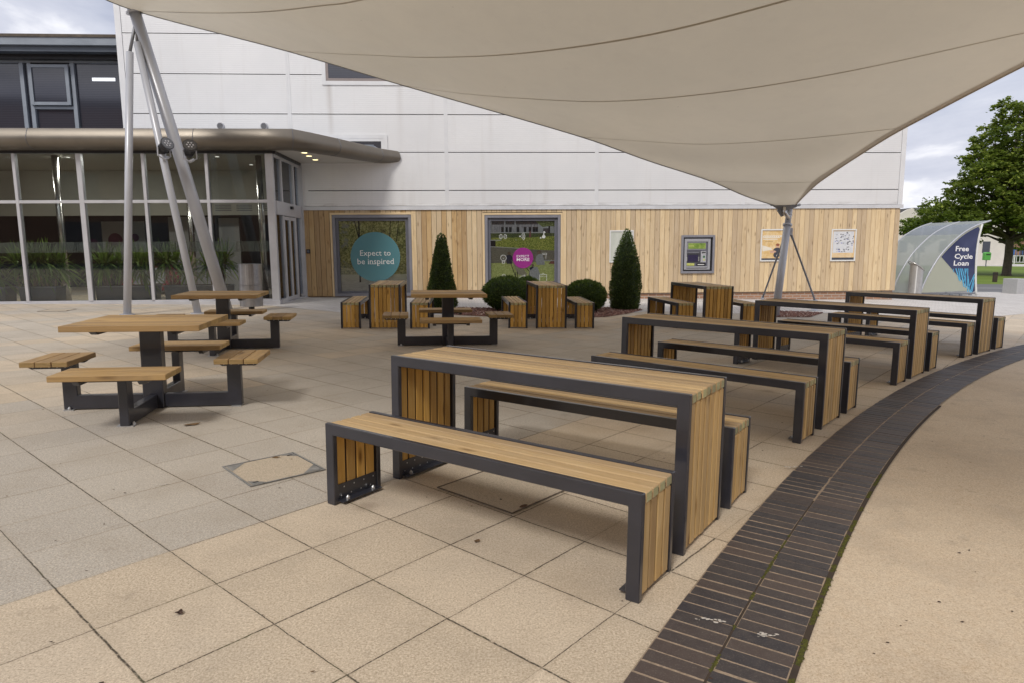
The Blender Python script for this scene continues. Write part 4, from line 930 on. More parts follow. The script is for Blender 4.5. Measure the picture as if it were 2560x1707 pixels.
# ---- square four-seat tables on a cruciform steel frame
def square_table(label,cx,cy,deg):
    t=thing('square_picnic_table',label,'picnic table',(cx,cy,0),R_(deg),'square four-seat picnic tables')
    m_=MB(); m_.box((-.083,-.05,.0),(.083,.05,.70)); m_.build('post',M['dark'],t,bevel=.006)
    for (dx,dy) in ((1,0),(-1,0),(0,1),(0,-1)):
        m_=MB(); T=Matrix.Rotation(math.atan2(dy,dx),4,'Z'); e=.715 if dx else .665; s0=.0835 if dx else .0505
        o=[(s0,.008),(s0,.125),(e-.115,.125),(e-.115,.398),(e,.398),(e,.008)]
        m_.prism(o,-.034,.034,T=T); am=m_.build('seat_arm',M['dark'],t,bevel=.005)
        m_=MB(); m_.box((e-.085,-.06,.0),(e-.005,.06,.009),T=T); m_.tube([T@Vector((e-.05,.048,.009)),T@Vector((e-.05,.048,.022)),T@Vector((e-.05,.048,.034))],[.015,.013,.004],8); m_.build('anchor_bolt',M['galv'],am)
        # seat: three planks lying along world-left-right for all four seats like in the place
        w_,l_=(.36,.52) if dx else (.80,.36)
        scx,scy=(dx*.735,dy*.735)
        m_=MB()
        if dx:
            for k in range(3): a=scx-w_/2+k*w_/3; m_.box((a+.003,scy-l_/2+random.uniform(-.003,.003),.407),(a+w_/3-.003,scy+l_/2,.450),long=1,mi=0,endmi=1,tone=random.uniform(.0,.6))
        else:
            for k in range(3): a=scy-l_/2+k*l_/3; m_.box((scx-w_/2+random.uniform(-.004,.004),a+.003,.407),(scx+w_/2,a+l_/3-.003,.450),long=0,mi=0,endmi=1,tone=random.uniform(.3,.9))
        m_.build('plank_seat',[M['wood_plank'],M['wood_end_plank']],t,bevel=.004)
        m_=MB()
        if dx:
            for yy in (-.15,.15): m_.prism([(scx-.17,.405),(scx+.17,.405),(scx+.135,.380),(scx-.135,.380)],yy-.02,yy+.02)
            m_.box((scx-.06,-.13,.380),(scx+.06,.13,.398))
        else:
            for xx in (-.22,.22): m_.prism([(scy-.17,.405),(scy+.17,.405),(scy+.135,.372),(scy-.135,.372)],xx-.02,xx+.02,plane='yz')
            m_.box((-.2,scy-.06,.380),(.2,scy+.06,.3985))
        br=m_.build('seat_bracket',M['dark'],t)
        if dx:
            m_=MB()
            for k in range(5): m_.disc((scx-.12+k*.06,-.1712,.395),.006,8,'y')
            m_.build('coach_bolt',M['galv'],br)
    m_=MB(); n=8; w_=.90/n
    for k in range(n): a=-.45+k*w_; m_.box((-.515+random.uniform(-.004,.004),a+.0015,.705),(.515,a+w_-.0015,.752),long=0,mi=0,endmi=1)
    m_.build('plank_top',[M['wood_plank'],M['wood_end_plank']],t,bevel=.003)
    m_=MB()
    for xx in (-.30,.30): m_.prism([(-.40,.704),(.40,.704),(.34,.672),(-.34,.672)],xx-.025,xx+.025,plane='yz')
    m_.box((-.3,-.05,.69),(.3,.05,.7035)); m_.build('top_bracket',M['dark'],t)
M['wood_plank']=wood('pine_plank',[(.30,.19,.085),(.44,.285,.125),(.56,.37,.165)],gscale=.7,knots=.6,tonev=.3,wx=.25)
M['wood_end_plank']=wood('plank_end_grain',[(.26,.17,.07),(.40,.27,.11),(.50,.35,.16)],gscale=2,knots=0,tonev=.3)
square_table('nearest square picnic table with four plank seats, at left',-3.07,5.66,9)
square_table('square picnic table behind the nearest one, in front of the leaning mast',-3.90,9.02,10)
square_table('middle square picnic table in front of the shrubs and end-on tables',-.92,9.55,8.5)
# ================================================================ shrubs and plants
def blades(mb,n,fn,size,toned=None):
    for _ in range(n):
        p,nrm=fn(); a=Vector((random.gauss(0,1),random.gauss(0,1),random.gauss(0,1))); t=(nrm*1.3+a*.55+Vector((0,0,.4))).normalized(); s=size*random.uniform(.6,1.35)
        side=t.cross(Vector((random.gauss(0,1),random.gauss(0,1),random.gauss(0,1)))).normalized()*s*.22
        q=p+t*s; mb.add([p-side,p+side,q+side*.5,q-side*.5],[(0,1,2,3)],None,min(1,max(0,(toned(p) if toned else .5)+random.gauss(0,.2))))
def cone_shrub(label,x,y,r,h,belly):
    t=thing('cone_shrub',label,'shrub',(x,y,.0),0,'clipped conical yews')
    def rad(f): # f: 0 base..1 top
        return r*(belly(f))
    m_=MB(); rows=[]
    for i in range(15):
        f=i/14; rr=max(.004,rad(f)*.86); rows.append([(rr*math.cos(2*PI*k/16),rr*math.sin(2*PI*k/16),.03+f*h*.97) for k in range(16)])
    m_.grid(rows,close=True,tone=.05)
    def fn():
        while 1:
            f=random.random()
            if random.random()<rad(f)/r+.05: break
        a=random.random()*2*PI; n3=noise.noise(Vector((math.cos(a)*2,math.sin(a)*2,f*9)))
        rr=rad(f)*(1+n3*.10)*random.uniform(.84,1.0); return Vector((rr*math.cos(a),rr*math.sin(a),.03+f*h)),Vector((math.cos(a),math.sin(a),.35)).normalized()
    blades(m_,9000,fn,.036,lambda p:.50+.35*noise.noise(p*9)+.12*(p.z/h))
    for k in range(7):
        a=random.random()*6; b=Vector((.01*math.cos(a),.01*math.sin(a),h*.97)); 
        m_.tube([b,b+Vector((random.gauss(0,.02),random.gauss(0,.02),random.uniform(.03,.09)))],[.004,.001],4,tone=.8)
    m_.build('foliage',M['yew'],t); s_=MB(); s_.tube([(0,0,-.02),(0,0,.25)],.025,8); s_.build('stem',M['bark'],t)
def ball_shrub(label,x,y,rx,h):
    t=thing('round_shrub',label,'shrub',(x,y,0),0,'clipped round yews'); cz=h*.50
    m_=MB(); rows=[]
    for i in range(11):
        ph=-PI/2+PI*i/10; rows.append([(rx*.88*math.cos(ph)*math.cos(2*PI*k/18),rx*.88*math.cos(ph)*math.sin(2*PI*k/18),cz+h*.5*.9*math.sin(ph)) for k in range(18)])
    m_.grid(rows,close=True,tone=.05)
    def fn():
        u=random.uniform(-.9,1); a=random.random()*2*PI; c=math.sqrt(1-u*u); d=Vector((c*math.cos(a),c*math.sin(a),u)); k=random.uniform(.87,1.0)*(1+.06*noise.noise(d*3))
        return Vector((d.x*rx*k,d.y*rx*k,cz+d.z*h*.5*k)),d
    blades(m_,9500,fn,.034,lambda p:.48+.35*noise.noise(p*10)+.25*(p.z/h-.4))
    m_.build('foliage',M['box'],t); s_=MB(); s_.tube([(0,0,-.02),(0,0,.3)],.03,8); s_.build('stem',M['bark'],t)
cone_shrub('clipped conical yew between the teal and purple circle windows',-1.62,15.35,.37,1.66,lambda f:(1-.82*f**1.15)*(.93+.07*min(1,f*8)) if f<.96 else .18*(1-f)/.04+.03)
cone_shrub('taller bullet shaped yew in front of the plain white notice',2.60,15.45,.355,1.80,lambda f:((.88+.12*math.sin(min(1,f/.3)*PI/2))*(1-max(0,(f-.25)/.75)**1.9*.93)))
ball_shrub('round clipped yew left of the end-on table, below the purple circle window',-.13,14.95,.545,.76)
ball_shrub('round clipped yew between the end-on table and the bullet shaped yew',1.62,14.85,.46,.70)
ball_shrub('smaller round yew tucked behind the left round shrub, beside the end-on table',.35,15.7,.33,.72)
# ================================================================ shade sail
AB=[(-7.48,14.0,5.96),(-7.33,13.95,5.95),(-5.44,13.6,5.41),(-4.35,13.45,5.08),(-3.49,13.35,4.83),(-2.32,13.3,4.49),(-1.29,13.3,4.2),(0.12,13.4,3.81),(1.33,13.5,3.54),(2.7,13.8,3.14),(4.06,14.1,2.78),(4.86,14.35,2.51),(5.59,14.6,2.33)]
def crv(P,n):
    """resample a polyline through points smoothly (Catmull-Rom, centripetal by chord)"""
    P=[Vector(p) for p in P]; P=[P[0]*2-P[1]]+P+[P[-1]*2-P[-2]]; out=[]; segs=len(P)-3; ln=[(P[i+2]-P[i+1]).length for i in range(segs)]; tot=sum(ln); acc=0; j=0
    for k in range(n+1):
        d=tot*k/n; j=0; a=0
        while j<segs-1 and a+ln[j]<d: a+=ln[j]; j+=1
        t=min(1,max(0,(d-a)/ln[j])); p0,p1,p2,p3=P[j:j+4]; m1=(p2-p0)*.5*ln[j]/((ln[j]+(p1-p0).length)/2) ; m2=(p3-p1)*.5*ln[j]/((ln[j]+(p3-p2).length)/2)
        t2,t3=t*t,t*t*t; out.append(p1*(2*t3-3*t2+1)+m1*(t3-2*t2+t)+p2*(-2*t3+3*t2)+m2*(t3-t2))
    return out
CK=[ # curves running from the A-B edge to the B-C edge, from the low corner outwards
 [(5.59,14.6,2.33),(5.82,14.60,2.335),(6.05,14.6,2.36)],
 [(4.86,14.35,2.51),(5.40,14.1,2.49),(5.95,13.85,2.54)],
 [(4.06,14.1,2.78),(5.055,13.707,2.714),(5.96,13.35,2.71)],
 [(2.7,13.8,3.14),(3.62,13.28,2.99),(4.60,12.85,2.94),(5.35,12.45,2.95),(6.07,12.1,3.05)],
 [(1.33,13.5,3.54),(2.368,12.968,3.392),(3.39,12.445,3.264),(4.363,11.946,3.245),(5.258,11.488,3.272),(6.21,11.0,3.33)],
 [(-2.1,13.3,4.43),(-.978,12.628,4.15),(.103,11.981,3.935),(1.467,11.164,3.722),(2.927,10.289,3.67),(4.388,9.414,3.752),(6.061,8.412,3.968),(6.95,7.9,4.08)],
 [(-4.35,13.45,5.08),(-3.383,12.767,4.856),(-2.388,12.064,4.639),(-1.432,11.389,4.432),(.082,10.32,4.212),(1.734,9.154,4.133),(3.135,8.165,4.231),(7.9,4.8,4.75)],
 [(-7.48,14.0,5.96),(-5.463,12.495,5.444),(-4.035,11.429,5.123),(-2.904,10.585,4.938),(-2.163,10.032,4.836),(3.0,6.2,4.85),(8.6,2,5.2)],
 [(-7.40,11.5,5.64),(-4.5,9.3,5.15),(0,5.6,4.9),(4.5,2.2,5.0),(9.0,-1.0,5.5)],
 [(-7.25,9,5.2),(-4.5,7,4.95),(0,3.4,4.9),(4.5,-.2,5.1),(9.3,-3.8,5.9)],
 [(-7.2,5,4.5),(-3,1.8,4.6),(3,-2.6,5.2),(9.3,-7.4,6.3)]]
NV=48; CR=[crv(c,NV) for c in CK]
# loft between them
NS=6; rows=[]; ki=[]
def cm(p0,p1,p2,p3,t):
    d01=max(1e-4,(p1-p0).length);d12=max(1e-4,(p2-p1).length);d23=max(1e-4,(p3-p2).length)
    m1=(p2-p0)/(d01+d12)*d12; m2=(p3-p1)/(d12+d23)*d12; t2,t3=t*t,t*t*t
    return p1*(2*t3-3*t2+1)+m1*(t3-2*t2+t)+p2*(-2*t3+3*t2)+m2*(t3-t2)
for i in range(len(CR)-1):
    for s in range(NS):
        if s==0: ki.append(len(rows))
        t=s/NS; row=[]
        for k in range(NV+1):
            p0=CR[i-1][k] if i else CR[0][k]*2-CR[1][k]; p3=CR[i+2][k] if i+2<len(CR) else CR[i+1][k]*2-CR[i][k]
            row.append(cm(p0,CR[i][k],CR[i+1][k],p3,t))
        rows.append(row)
ki.append(len(rows)); rows.append(CR[-1])
sail=thing('shade_sail','large beige fabric shade sail stretched over the tables between two masts','shade sail',(5.8,14.6,2.3))
off=Vector((5.8,14.6,2.3))
LR=[[p-off for p in r] for r in rows]
mb=MB(); mb.grid([[tuple(p) for p in r] for r in LR]); mb.build('sail_fabric',M['sail'],sail,smooth=True)
nl=[]
for k,(ci) in enumerate((2,4,5,6,7,9)):
    r=LR[ki[ci]]; r1=LR[ki[ci]+1]; w=(.022,.026,.03,.034,.036,.036)[k]
    strip=MB(); a=[];b=[]
    for p,q in zip(r,r1):
        d=(q-p).normalized(); dn=Vector((0,0,-.004)); a.append(tuple(p+dn-d*w*.5)); b.append(tuple(p+d*w*.5+dn))
    strip.grid([a,b]); strip.build('sail_seam',M['seam'],sail,smooth=True)
for side in (0,NV):
    e=[r[side] for r in LR]; inn=[r[1 if side==0 else NV-1] for r in LR]; w=.035 if side==0 else .15
    a=[];b=[];c=[]
    for p,q in zip(e,inn):
        d=(q-p); d=d.normalized() if d.length>1e-4 else Vector((0,0,0)); a.append(tuple(p+Vector((0,0,-.002))-d*.004)); b.append(tuple(p+d*min(w,max(.02,(q-p).length*3))+Vector((0,0,-.009))))
    hm=MB(); hm.grid([a,b]); hm.build('edge_hem',M['hem'],sail,smooth=True)
    cb=MB(); cb.tube([tuple(p+Vector((0,0,-.004))) for p in e],.011,6); cb.build('edge_cable',M['mast_dark'] if side==0 else M['hem'],sail)
pl=MB(); pl.prism([(-.26,.03),(.30,.05),(.12,-.07),(-.12,-.07)],-.012,.012,plane='xz'); 
for x in (-.27,.31): pl.tube([(x,0,.05),(x*.75,0,.0),(x*.45,0,-.03)],.014,6); pl.tube([(x,-.025,.045),(x,.025,.045)],.03,8)
pl.tube([(x*.12-.12,-.01,-.05) for x in (0,)]+[(-.02,.0,-.18)],.05,12)
pl.build('corner_plate',M['mast_dark'],sail)
# ================================================================ masts
def mast_tube(name,pts,r,t,mat='mast',seg=20): m_=MB(); m_.tube(pts,r,seg); return m_.build(name,M[mat],t,smooth=True)
def flange(p,r,t,name='collar',d=(0,0,1),h=.02): 
    d=Vector(d).normalized(); m_=MB(); p=Vector(p); m_.tube([p-d*h,p+d*h],r,20); return m_.build(name,M['mast'],t)
mt=thing('sail_mast','silver grey leaning mast with two stay rods holding the low corner of the sail','mast',(5.54,14.08,0))
o=Vector((5.54,14.08,0)); top=Vector((5.92,14.63,2.17))-o; d=(top).normalized()
mast_tube('mast_tube',[(0,0,-.05),d*2.0],[.078,.075],mt); flange(d*2.01,.096,mt,d=d,h=.018); mast_tube('mast_head',[d*2.02,d*2.36],.062,mt); flange(d*2.24,.07,mt,d=d,h=.01)
m_=MB(); a=d*2.30+Vector((-.05,-.08,.02)); m_.tube([a+Vector((-.10,-.02,.08)),a+Vector((-.10,-.04,-.04)),a+Vector((.0,-.06,-.17))],.042,12); m_.build('sail_tensioner',M['steel'],mt,smooth=True)
m_=MB(); c_=d*1.86+Vector((.10,.0,.02)); m_.box((c_.x-.03,c_.y-.03,c_.z-.09),(c_.x+.02,c_.y-.015,c_.z+.06)); m_.box((c_.x-.03,c_.y+.015,c_.z-.09),(c_.x+.02,c_.y+.03,c_.z+.06)); m_.tube([(c_.x,c_.y-.04,c_.z),(c_.x,c_.y+.04,c_.z)],.022,10); m_.build('stay_lug',M['mast'],mt)
s1=Vector((7.03,15.55,.0))-o; s2=Vector((6.08,16.3,.0))-o
for k,s in enumerate((s1,s2)):
    hp=d*1.86+Vector((.09,.03,0)) if k==0 else d*1.82+Vector((.02,.08,.0)); 
    dd=(s+Vector((0,0,.22))-hp).normalized(); e=s+Vector((0,0,.22))
    rod=mast_tube('stay_rod',[hp,hp+dd*.25,e-dd*.1,e],[.034,.021,.021,.03],mt,'mast_dark',10)
    m_=MB(); T=Matrix.Translation(s)@Matrix.Rotation(math.atan2(s.y,s.x),4,'Z'); m_.prism([(-.16,0),(.16,0),(.05,.26),(-.05,.26)],-.03,.03,T=T); m_.box((-.2,-.1,.0),(.2,.1,.02),T=T); m_.build('stay_anchor',M['mast'],mt)
tm=thing('tripod_mast','tall silver grey three legged mast carrying the high corner of the sail at left','mast',(-6.22,14.58,0))
o=Vector((-6.22,14.58,0)); A=Vector((-7.50,14.0,5.93))-o
mast_tube('main_leg',[(0,0,-.03),A*.5,A],[.122,.12,.110],tm); dA=A.normalized(); flange(A,.165,tm,d=dA,h=.015)
f1=Vector((-7.67,13.30,0))-o; f2=Vector((-6.43,13.66,0))-o
m1=Vector((-7.60,13.90,5.15))-o
for f,h_,r in ((f1,m1,.072),(f2,Vector((-7.47,13.95,5.35))-o,.072)):
    mast_tube('side_leg',[f,(f+h_)*.5,h_],[r,r,r*.95],tm); dd=(A*.985-h_).normalized(); mast_tube('leg_tie',[h_,h_+dd*(A*.985-h_).length],.03,tm,'mast_dark',8)
    m_=MB(); m_.tube([(f.x,f.y,0),(f.x,f.y,.02)],.14,16); m_.build('foot_plate',M['mast'],tm)
m_=MB(); m_.box((A.x-.14,A.y-.02,A.z),(A.x+.12,A.y+.02,A.z+.10)); m_.tube([(A.x-.12,A.y,A.z+.06),(A.x-.05,A.y,A.z+.0)],.02,8); m_.build('mast_head',M['mast_dark'],tm)
# two spotlights clamped to the main leg
def spot(label,p,aim,yaw):
    t=thing('spotlight',label,'spotlight',p,yaw,'spotlights on the tripod mast'); t.scale=(1.0,1.0,1.0)
    m_=MB(); a=Vector(aim).normalized(); m_.tube([-a*.16,-a*.13,-a*.02,a*.10,a*.17],[.05,.085,.095,.11,.135],18); m_.build('lamp_housing',M['black_alu'],t,smooth=False)
    m_=MB(); m_.tube([a*.172,a*.176],.118,18); l_=m_.build('lamp_lens',M['spotface'],t)
    u=a.cross(Vector((0,0,1))).normalized(); w=u.cross(a)
    m_=MB()
    for k in range(7):
        c=a*.178+(u*math.cos(k*PI/3)+w*math.sin(k*PI/3))*(.055 if k<6 else 0); m_.tube([c,c+a*.004],.017,8)
    m_.build('led_lens',M['alu'],l_)
    m_=MB()
    for s in (1,-1): m_.tube([u*s*.12,u*s*.125+Vector((0,0,-.16)),Vector((0,0,-.22))],.014,6)
    m_.tube([Vector((0,0,-.22)),Vector((0,.0,-.22))+Vector((.0,.15,.05))],.03,8); m_.build('mounting_bracket',M['mast'],t)
    m_=MB()
    for k in range(5):
        b=-a*(.02+.03*k); m_.tube([b-a*.005,b+a*.005],.105-.006*k,14)
    m_.build('cooling_fins',M['black_alu'],t)
M['black_alu']=simple('dark_lamp_metal',(.06,.06,.065),.35,.6,.2,20)
spot('left spotlight on the tripod mast, turned downwards',(-6.97,13.75,3.30),(.70,-.50,.42),0)
spot('right spotlight on the tripod mast, round lens facing the tables',(-6.46,13.75,3.26),(.45,-.75,.48),0)
# ================================================================ litter bins
t=thing('litter_bin','stainless steel drum litter bin on a short post in front of the lobby glass','bin',(-5.62,14.42,0))
m_=MB(); m_.tube([(0,0,.10),(0,0,.55)],.235,28); m_.build('drum',M['steel_dull'] if 'steel_dull' in M else M['steel'],t,smooth=False)
M['steel_dull']=simple('dull_stainless',(.34,.34,.355),.33,.85,.15,5); bpy.data.objects['drum'].data.materials[0]=M['steel_dull']
m_=MB(); m_.tube([(0,0,.555),(0,0,.99)],.235,28); m_.tube([(0,0,.99),(0,0,1.0)],.25,28); m_.build('hood',M['steel_dull'],t)
m_=MB(); m_.tube([(0,0,0),(0,0,.10)],.06,12); m_.tube([(0,0,0),(0,0,.012)],.12,16); m_.build('bin_post',M['black'],t)
m_=MB()
for s in (-1,1):
    for z in (.62,.75,.9): m_.disc((s*.19,-.145,z),.008,6,'y')
m_.box((-.003,-.2375,.56),(.003,-.2345,.98)); m_.build('rivet',M['galv'],t)
t=thing('ash_bin','tall brushed steel bin with slanted oval mouth beside the timber wall end','bin',(12.70,21.2,0))
m_=MB(); n=28; lo=[];hi=[];r=.19
for k in range(n):
    a=2*PI*k/n; x,y=r*math.cos(a),r*math.sin(a); lo.append((x,y,.02)); hi.append((x*1.02,y,.90-.125*(x/r)))
m_.grid([lo,hi],close=True); M['satin']=simple('satin_steel',(.50,.50,.50),.42,.6,.1,6); m_.build('bin_body',M['satin'],t,smooth=True)
m_=MB(); ring_=[Vector(p) for p in hi]; ring_=[Vector((p.x*1.16-.025,p.y*1.1,p.z+.02-p.x*.12)) for p in ring_]; m_.tube([tuple(p) for p in ring_+[ring_[0]]],.016,6,caps=False); m_.build('mouth_rim',M['steel'],t,smooth=True)
m_=MB(); m_.poly([(p[0]*.98,p[1]*.98,p[2]-.09) for p in hi]); m_.build('bin_liner',M['black'],t)
m_=MB(); m_.box((-.115,-.185,.0),(-.085,-.150,.93)); m_.box((-.2,-.15,0),(.2,.15,.02)); m_.build('steel_upright',M['white'],t)
# ================================================================ cycle shelter
sh=thing('cycle_shelter','curved clear panel cycle shelter with dark blue lettered end panel','shelter',(14.8,21.44,0),0)
gd=V(.985,.17,0); gx=V(-.17,.985,0)
TS=Matrix.Identity(4)
for i in range(3): TS[i][0]=gd[i]; TS[i][1]=gx[i]; TS[i][2]=(0,0,1)[i]
# local: x along the end panel (0 at its right foot, negative left), y away, z up
prof_=[(-2.03,0),(-1.90,.40),(-1.70,.82),(-1.42,1.27),(-1.05,1.66),(-.70,1.95),(-.35,2.15),(-.05,2.27),(.28,2.37)]
PR=crv([(a,0,b) for a,b in prof_],28); BAY=1.2
def rib(y): m_=MB(); m_.tube([TS@Vector((p.x,y,p.z)) for p in PR],.024,8); return m_.build('roof_rib',M['mast'],sh,smooth=True)
for k in range(3): rib(k*BAY)
for k in range(2):
    for (i0,i1,mt_) in ((0,19,'poly'),(19,25,'poly_grey'),(25,28,'poly')):
        m_=MB(); m_.grid([[tuple(TS@Vector((p.x,k*BAY+.03,p.z))) for p in PR[i0:i1+1]],[tuple(TS@Vector((p.x,(k+1)*BAY-.03,p.z))) for p in PR[i0:i1+1]]]); m_.build('curved_sheet',M[mt_],sh,smooth=True)
edge=[(.02,0),(-.06,.5),(-.11,1.0),(-.125,1.4),(-.10,1.85),(-.03,2.25)]
ER=crv([(a,0,b) for a,b in edge],14)
m_=MB(); m_.tube([TS@Vector((p.x,0,p.z)) for p in ER],.035,8); m_.build('end_post',M['white'],sh,smooth=True)
m_=MB(); 
for y in (BAY,2*BAY): m_=MB(); m_.tube([TS@Vector((p.x,y,p.z)) for p in ER],.03,8); m_.build('rear_post',M['mast'],sh)
out=[(p.x+.015,p.z-.02) for p in PR if p.z>.05 and p.x<-.06]+[(p.x-.02,p.z) for p in reversed(ER) if p.z>.05]
m_=MB(); m_.prism(out,-.008,.004,T=TS); m_.build('end_panel',M['gable'],sh)
# blue vinyl: bounded left by the diagonal
up_=[(p.x+.03,p.z-.05) for p in PR if p.z>1.26 and p.x<-.12]+[(p.x-.045,p.z) for p in reversed(ER) if 1.0>-1 and p.z<2.15 and p.z>.1]
m_=MB(); m_.prism([(-1.39,1.22)]+up_+[(-.14,.10)],-.014,-.0095,T=TS)
def bluevinyl():
    g=N('navy_vinyl'); n=g.noise(g.obj(),1.3,3,.5); return g.bsdf(g.mix(g.rng(n,.35,.7),(.022,.030,.09),(.05,.062,.14)),.25,0,None,.5,coat=.2)
bp_=m_.build('blue_end_sign',bluevinyl(),sh)
m_=MB()
kx_=.0
fit_text(m_,'Free',-.905,-.43,1.405,-.0165,.155,.018,T=TS); fit_text(m_,'Cycle',-.92,-.265,1.170,-.0165,.150,.018,T=TS); fit_text(m_,'Loan',-.925,-.385,.955,-.0165,.150,.018,T=TS)
m_.build('sign_lettering',flat((.85,.85,.85),.03),bp_)
m_=MB()
for (x0,z0,x1,z1,w) in ((-.93,.85,-.90,.74,.02),(-.83,.86,-.66,.48,.04),(-.73,.86,-.62,.45,.035),(-.66,.86,-.47,.28,.045),(-.60,.86,-.42,.40,.03),(-.50,.86,-.40,.25,.04),(-.44,.86,-.50,.42,.028),(-.40,.86,-.32,.12,.03),(-.13,.70,-.33,.18,.03),(-.13,.60,-.22,.10,.035),(-.36,.62,-.25,.12,.028),(-.12,.42,-.17,.10,.028)):
    m_.add([TS@Vector(p) for p in ((x0-w/2,-.0160,z0),(x0+w/2,-.0160,z0),(x1+w/2,-.0160,z1),(x1-w/2,-.0160,z1))],[(0,1,2,3)])
m_.build('blue_reed_pattern',flat((.10,.42,.66),.15),bp_)
m_=MB(); m_.box((-1.98,-.01,.05),(0.0,.01,.10),T=TS); 
for x in (-1.6,-1.25,-.9,-.55,-.2): m_.box((x-.05,-.02,.0),(x+.05,.02,.05),T=TS)
m_.build('base_rail',M['mast_dark'],sh)
m_=MB()
for x in (-1.5,-1.1,-.7): m_.tube([TS@Vector((x,1.0,0)),TS@Vector((x,1.0,.7)),TS@Vector((x+.0,1.6,.7)),TS@Vector((x,1.6,0))],.022,8)
m_.build('cycle_hoop',M['galv'],sh)
# ================================================================ far right surroundings
t=thing('granite_block','square speckled granite seat block on the grey paving at far right','block',(17.05,22.75,0),R_(12))
m_=MB(); m_.box((-.27,-.27,-.01),(.27,.27,.50)); m_.build('block_body',M['granite'],t,bevel=.01)
t=thing('bollard','short dark timber bollard on the lawn edge','bollard',(22.5,31.4,-.001))
m_=MB(); m_.box((-.075,-.075,0),(.075,.075,.46)); m_.build('bollard_post',simple('dark_timber',(.05,.035,.025),.8,0,.3,12),t,bevel=.012); m_=MB(); m_.box((-.078,-.078,.36),(.078,.078,.40)); m_.build('reflector_band',M['black'],t)
def leafcard(mb,p,nrm,s,tone):
    t_=Vector((random.gauss(0,1),random.gauss(0,1),random.gauss(0,1))).normalized(); a=nrm.cross(t_).normalized(); b=nrm.cross(a)
    mb.add([p-a*s*.5,p-b*s*.35,p+a*s*.5,p+b*s*.55],[(0,1,2,3)],None,min(1,max(0,tone)))
def tree(label,x,y,trunk_h,tr,blobs,nleaf,ls,leaf,group,name='tree'):
    t=thing(name,label,'tree',(x,y,-.02),0,group)
    m_=MB(); m_.tube([(0,0,-.1),(0,0,.15),(.02,.0,trunk_h*.5),(.0,.02,trunk_h),(.05,0,trunk_h+1.5)],[tr*1.5,tr*1.12,tr,tr*.95,tr*.7],14); m_.build('trunk',M['bark'],t,smooth=True)
    m_=MB(); cen=Vector((0,0,trunk_h))
    for (bx,by_,bz,br) in blobs:
        e=Vector((bx,by_,bz)); s0=Vector((0,0,min(bz*.75,trunk_h+random.random()*2.2))); mid=(s0+e)*.5+Vector((random.gauss(0,.2),random.gauss(0,.2),.25)); m_.tube([s0,mid,e],[tr*.42,tr*.25,tr*.06],7)
    m_.build('branches',M['bark'],t,smooth=True)
    c=MB(); tot=sum(b[3]**2 for b in blobs)
    for (bx,by_,bz,br) in blobs:
        n=int(nleaf*br*br/tot); bc=Vector((bx,by_,bz)); base=random.uniform(-.08,.12)
        k=0
        while k<n:
            # sub-clump
            d=Vector((random.gauss(0,1),random.gauss(0,1),random.gauss(0,1))).normalized(); cc=bc+Vector((d.x,d.y,d.z*.72))*br*random.uniform(.55,1.0); cr_=br*random.uniform(.12,.26); m__=random.randint(12,30); bt=random.gauss(0,.13)
            for q in range(m__):
                e=Vector((random.gauss(0,1),random.gauss(0,1),random.gauss(0,.5))); p=cc+e*cr_*.55; nrm=(Vector((random.gauss(0,.6),random.gauss(0,.6),1))).normalized()
                leafcard(c,p,nrm,ls*random.uniform(.6,1.3),.42+base+bt+random.gauss(0,.15)+.12*e.z); k+=1
    c.build('crown',leaf,t)
random.seed(21)
bl=[]
for (rx,z,n,br) in ((4.0,2.9,12,1.1),(3.8,3.9,12,1.25),(2.9,5.2,10,1.3),(2.45,6.6,9,1.25),(1.75,8.0,7,1.15),(.85,9.2,5,.95),(1.6,4.2,4,1.5),(1.3,6.5,4,1.5)):
    a0_=random.random()*6
    for k in range(n): a=a0_+2*PI*k/n+random.gauss(0,.12); r=rx*random.uniform(.82,1.05); bl.append((r*math.cos(a),r*math.sin(a),z+random.gauss(0,.25),br*random.uniform(.75,1.1)))
tree('large leafy broad tree on the lawn at right behind the cycle shelter',29.45,40.2,2.3,.215,bl,62000,.175,M['sycamore'],None,'broadleaf_tree')
def small_tree(label,x,y,h,r,n,ls,leaf,group):
    bl=[(random.gauss(0,r*.4),random.gauss(0,r*.4),h*.45+random.random()*h*.42,r*random.uniform(.4,.62)) for _ in range(9)]
    tree(label,x,y,h*.3,.06,bl,n,ls,leaf,group,'small_tree')
small_tree('light green young tree seen just past the timber wall corner',26.7,45,3.95,1.6,9000,.15,M['lightleaf'],None)
small_tree('pale green sapling behind the trunk of the large tree, beside the railing',63.5,84,4.6,2.2,2500,.3,M['lightleaf'],None)
# gabled hall beyond the shelter
t=thing('gabled_hall','cream gabled hall with slate roof beyond the young tree','building',(45.9,72,0))
m_=MB(); m_.box((-6.5,0,0),(6.5,9,3.9)); m_.build('wall',M['stone_slab'],t)
m_=MB(); m_.prism([(-3.7,5.95),(-1.2,5.95),(-1.2,4.5),(-1.45,4.35)],-.1,8); m_.build('slate_roof',M['roof_slate'],t)
m_=MB(); m_.prism([(-6.5,3.9),(-6.5,4.4),(-4.3,5.75),(-3.7,5.93),(-1.45,4.33),(-1.2,4.9),(6.5,4.9),(6.5,3.9)],0,.3); m_.build('gable_wall',M['stone_slab'],t)
for x in (-4.8,-2.9,-.6,1.8,4.0): m_=MB(); m_.box((x,-.03,1.3),(x+.8,.02,2.5)); m_.build('window',M['office_glass'],t)
t=thing('brick_school_block','low brick block with pale fascia and blue panels behind the railings','building',(80,104,0))
m_=MB(); m_.box((-10,0,0),(30,10,3.3)); m_.build('wall',M['red_brick_far'],t)
m_=MB(); m_.box((-14,-.4,3.3),(31,10.5,4.1)); m_.build('fascia',M['white'],t)
m_=MB(); m_.box((-14,-.3,0),(-9.6,6,3.3)); m_.build('entrance_wall',M['stone_slab'],t)
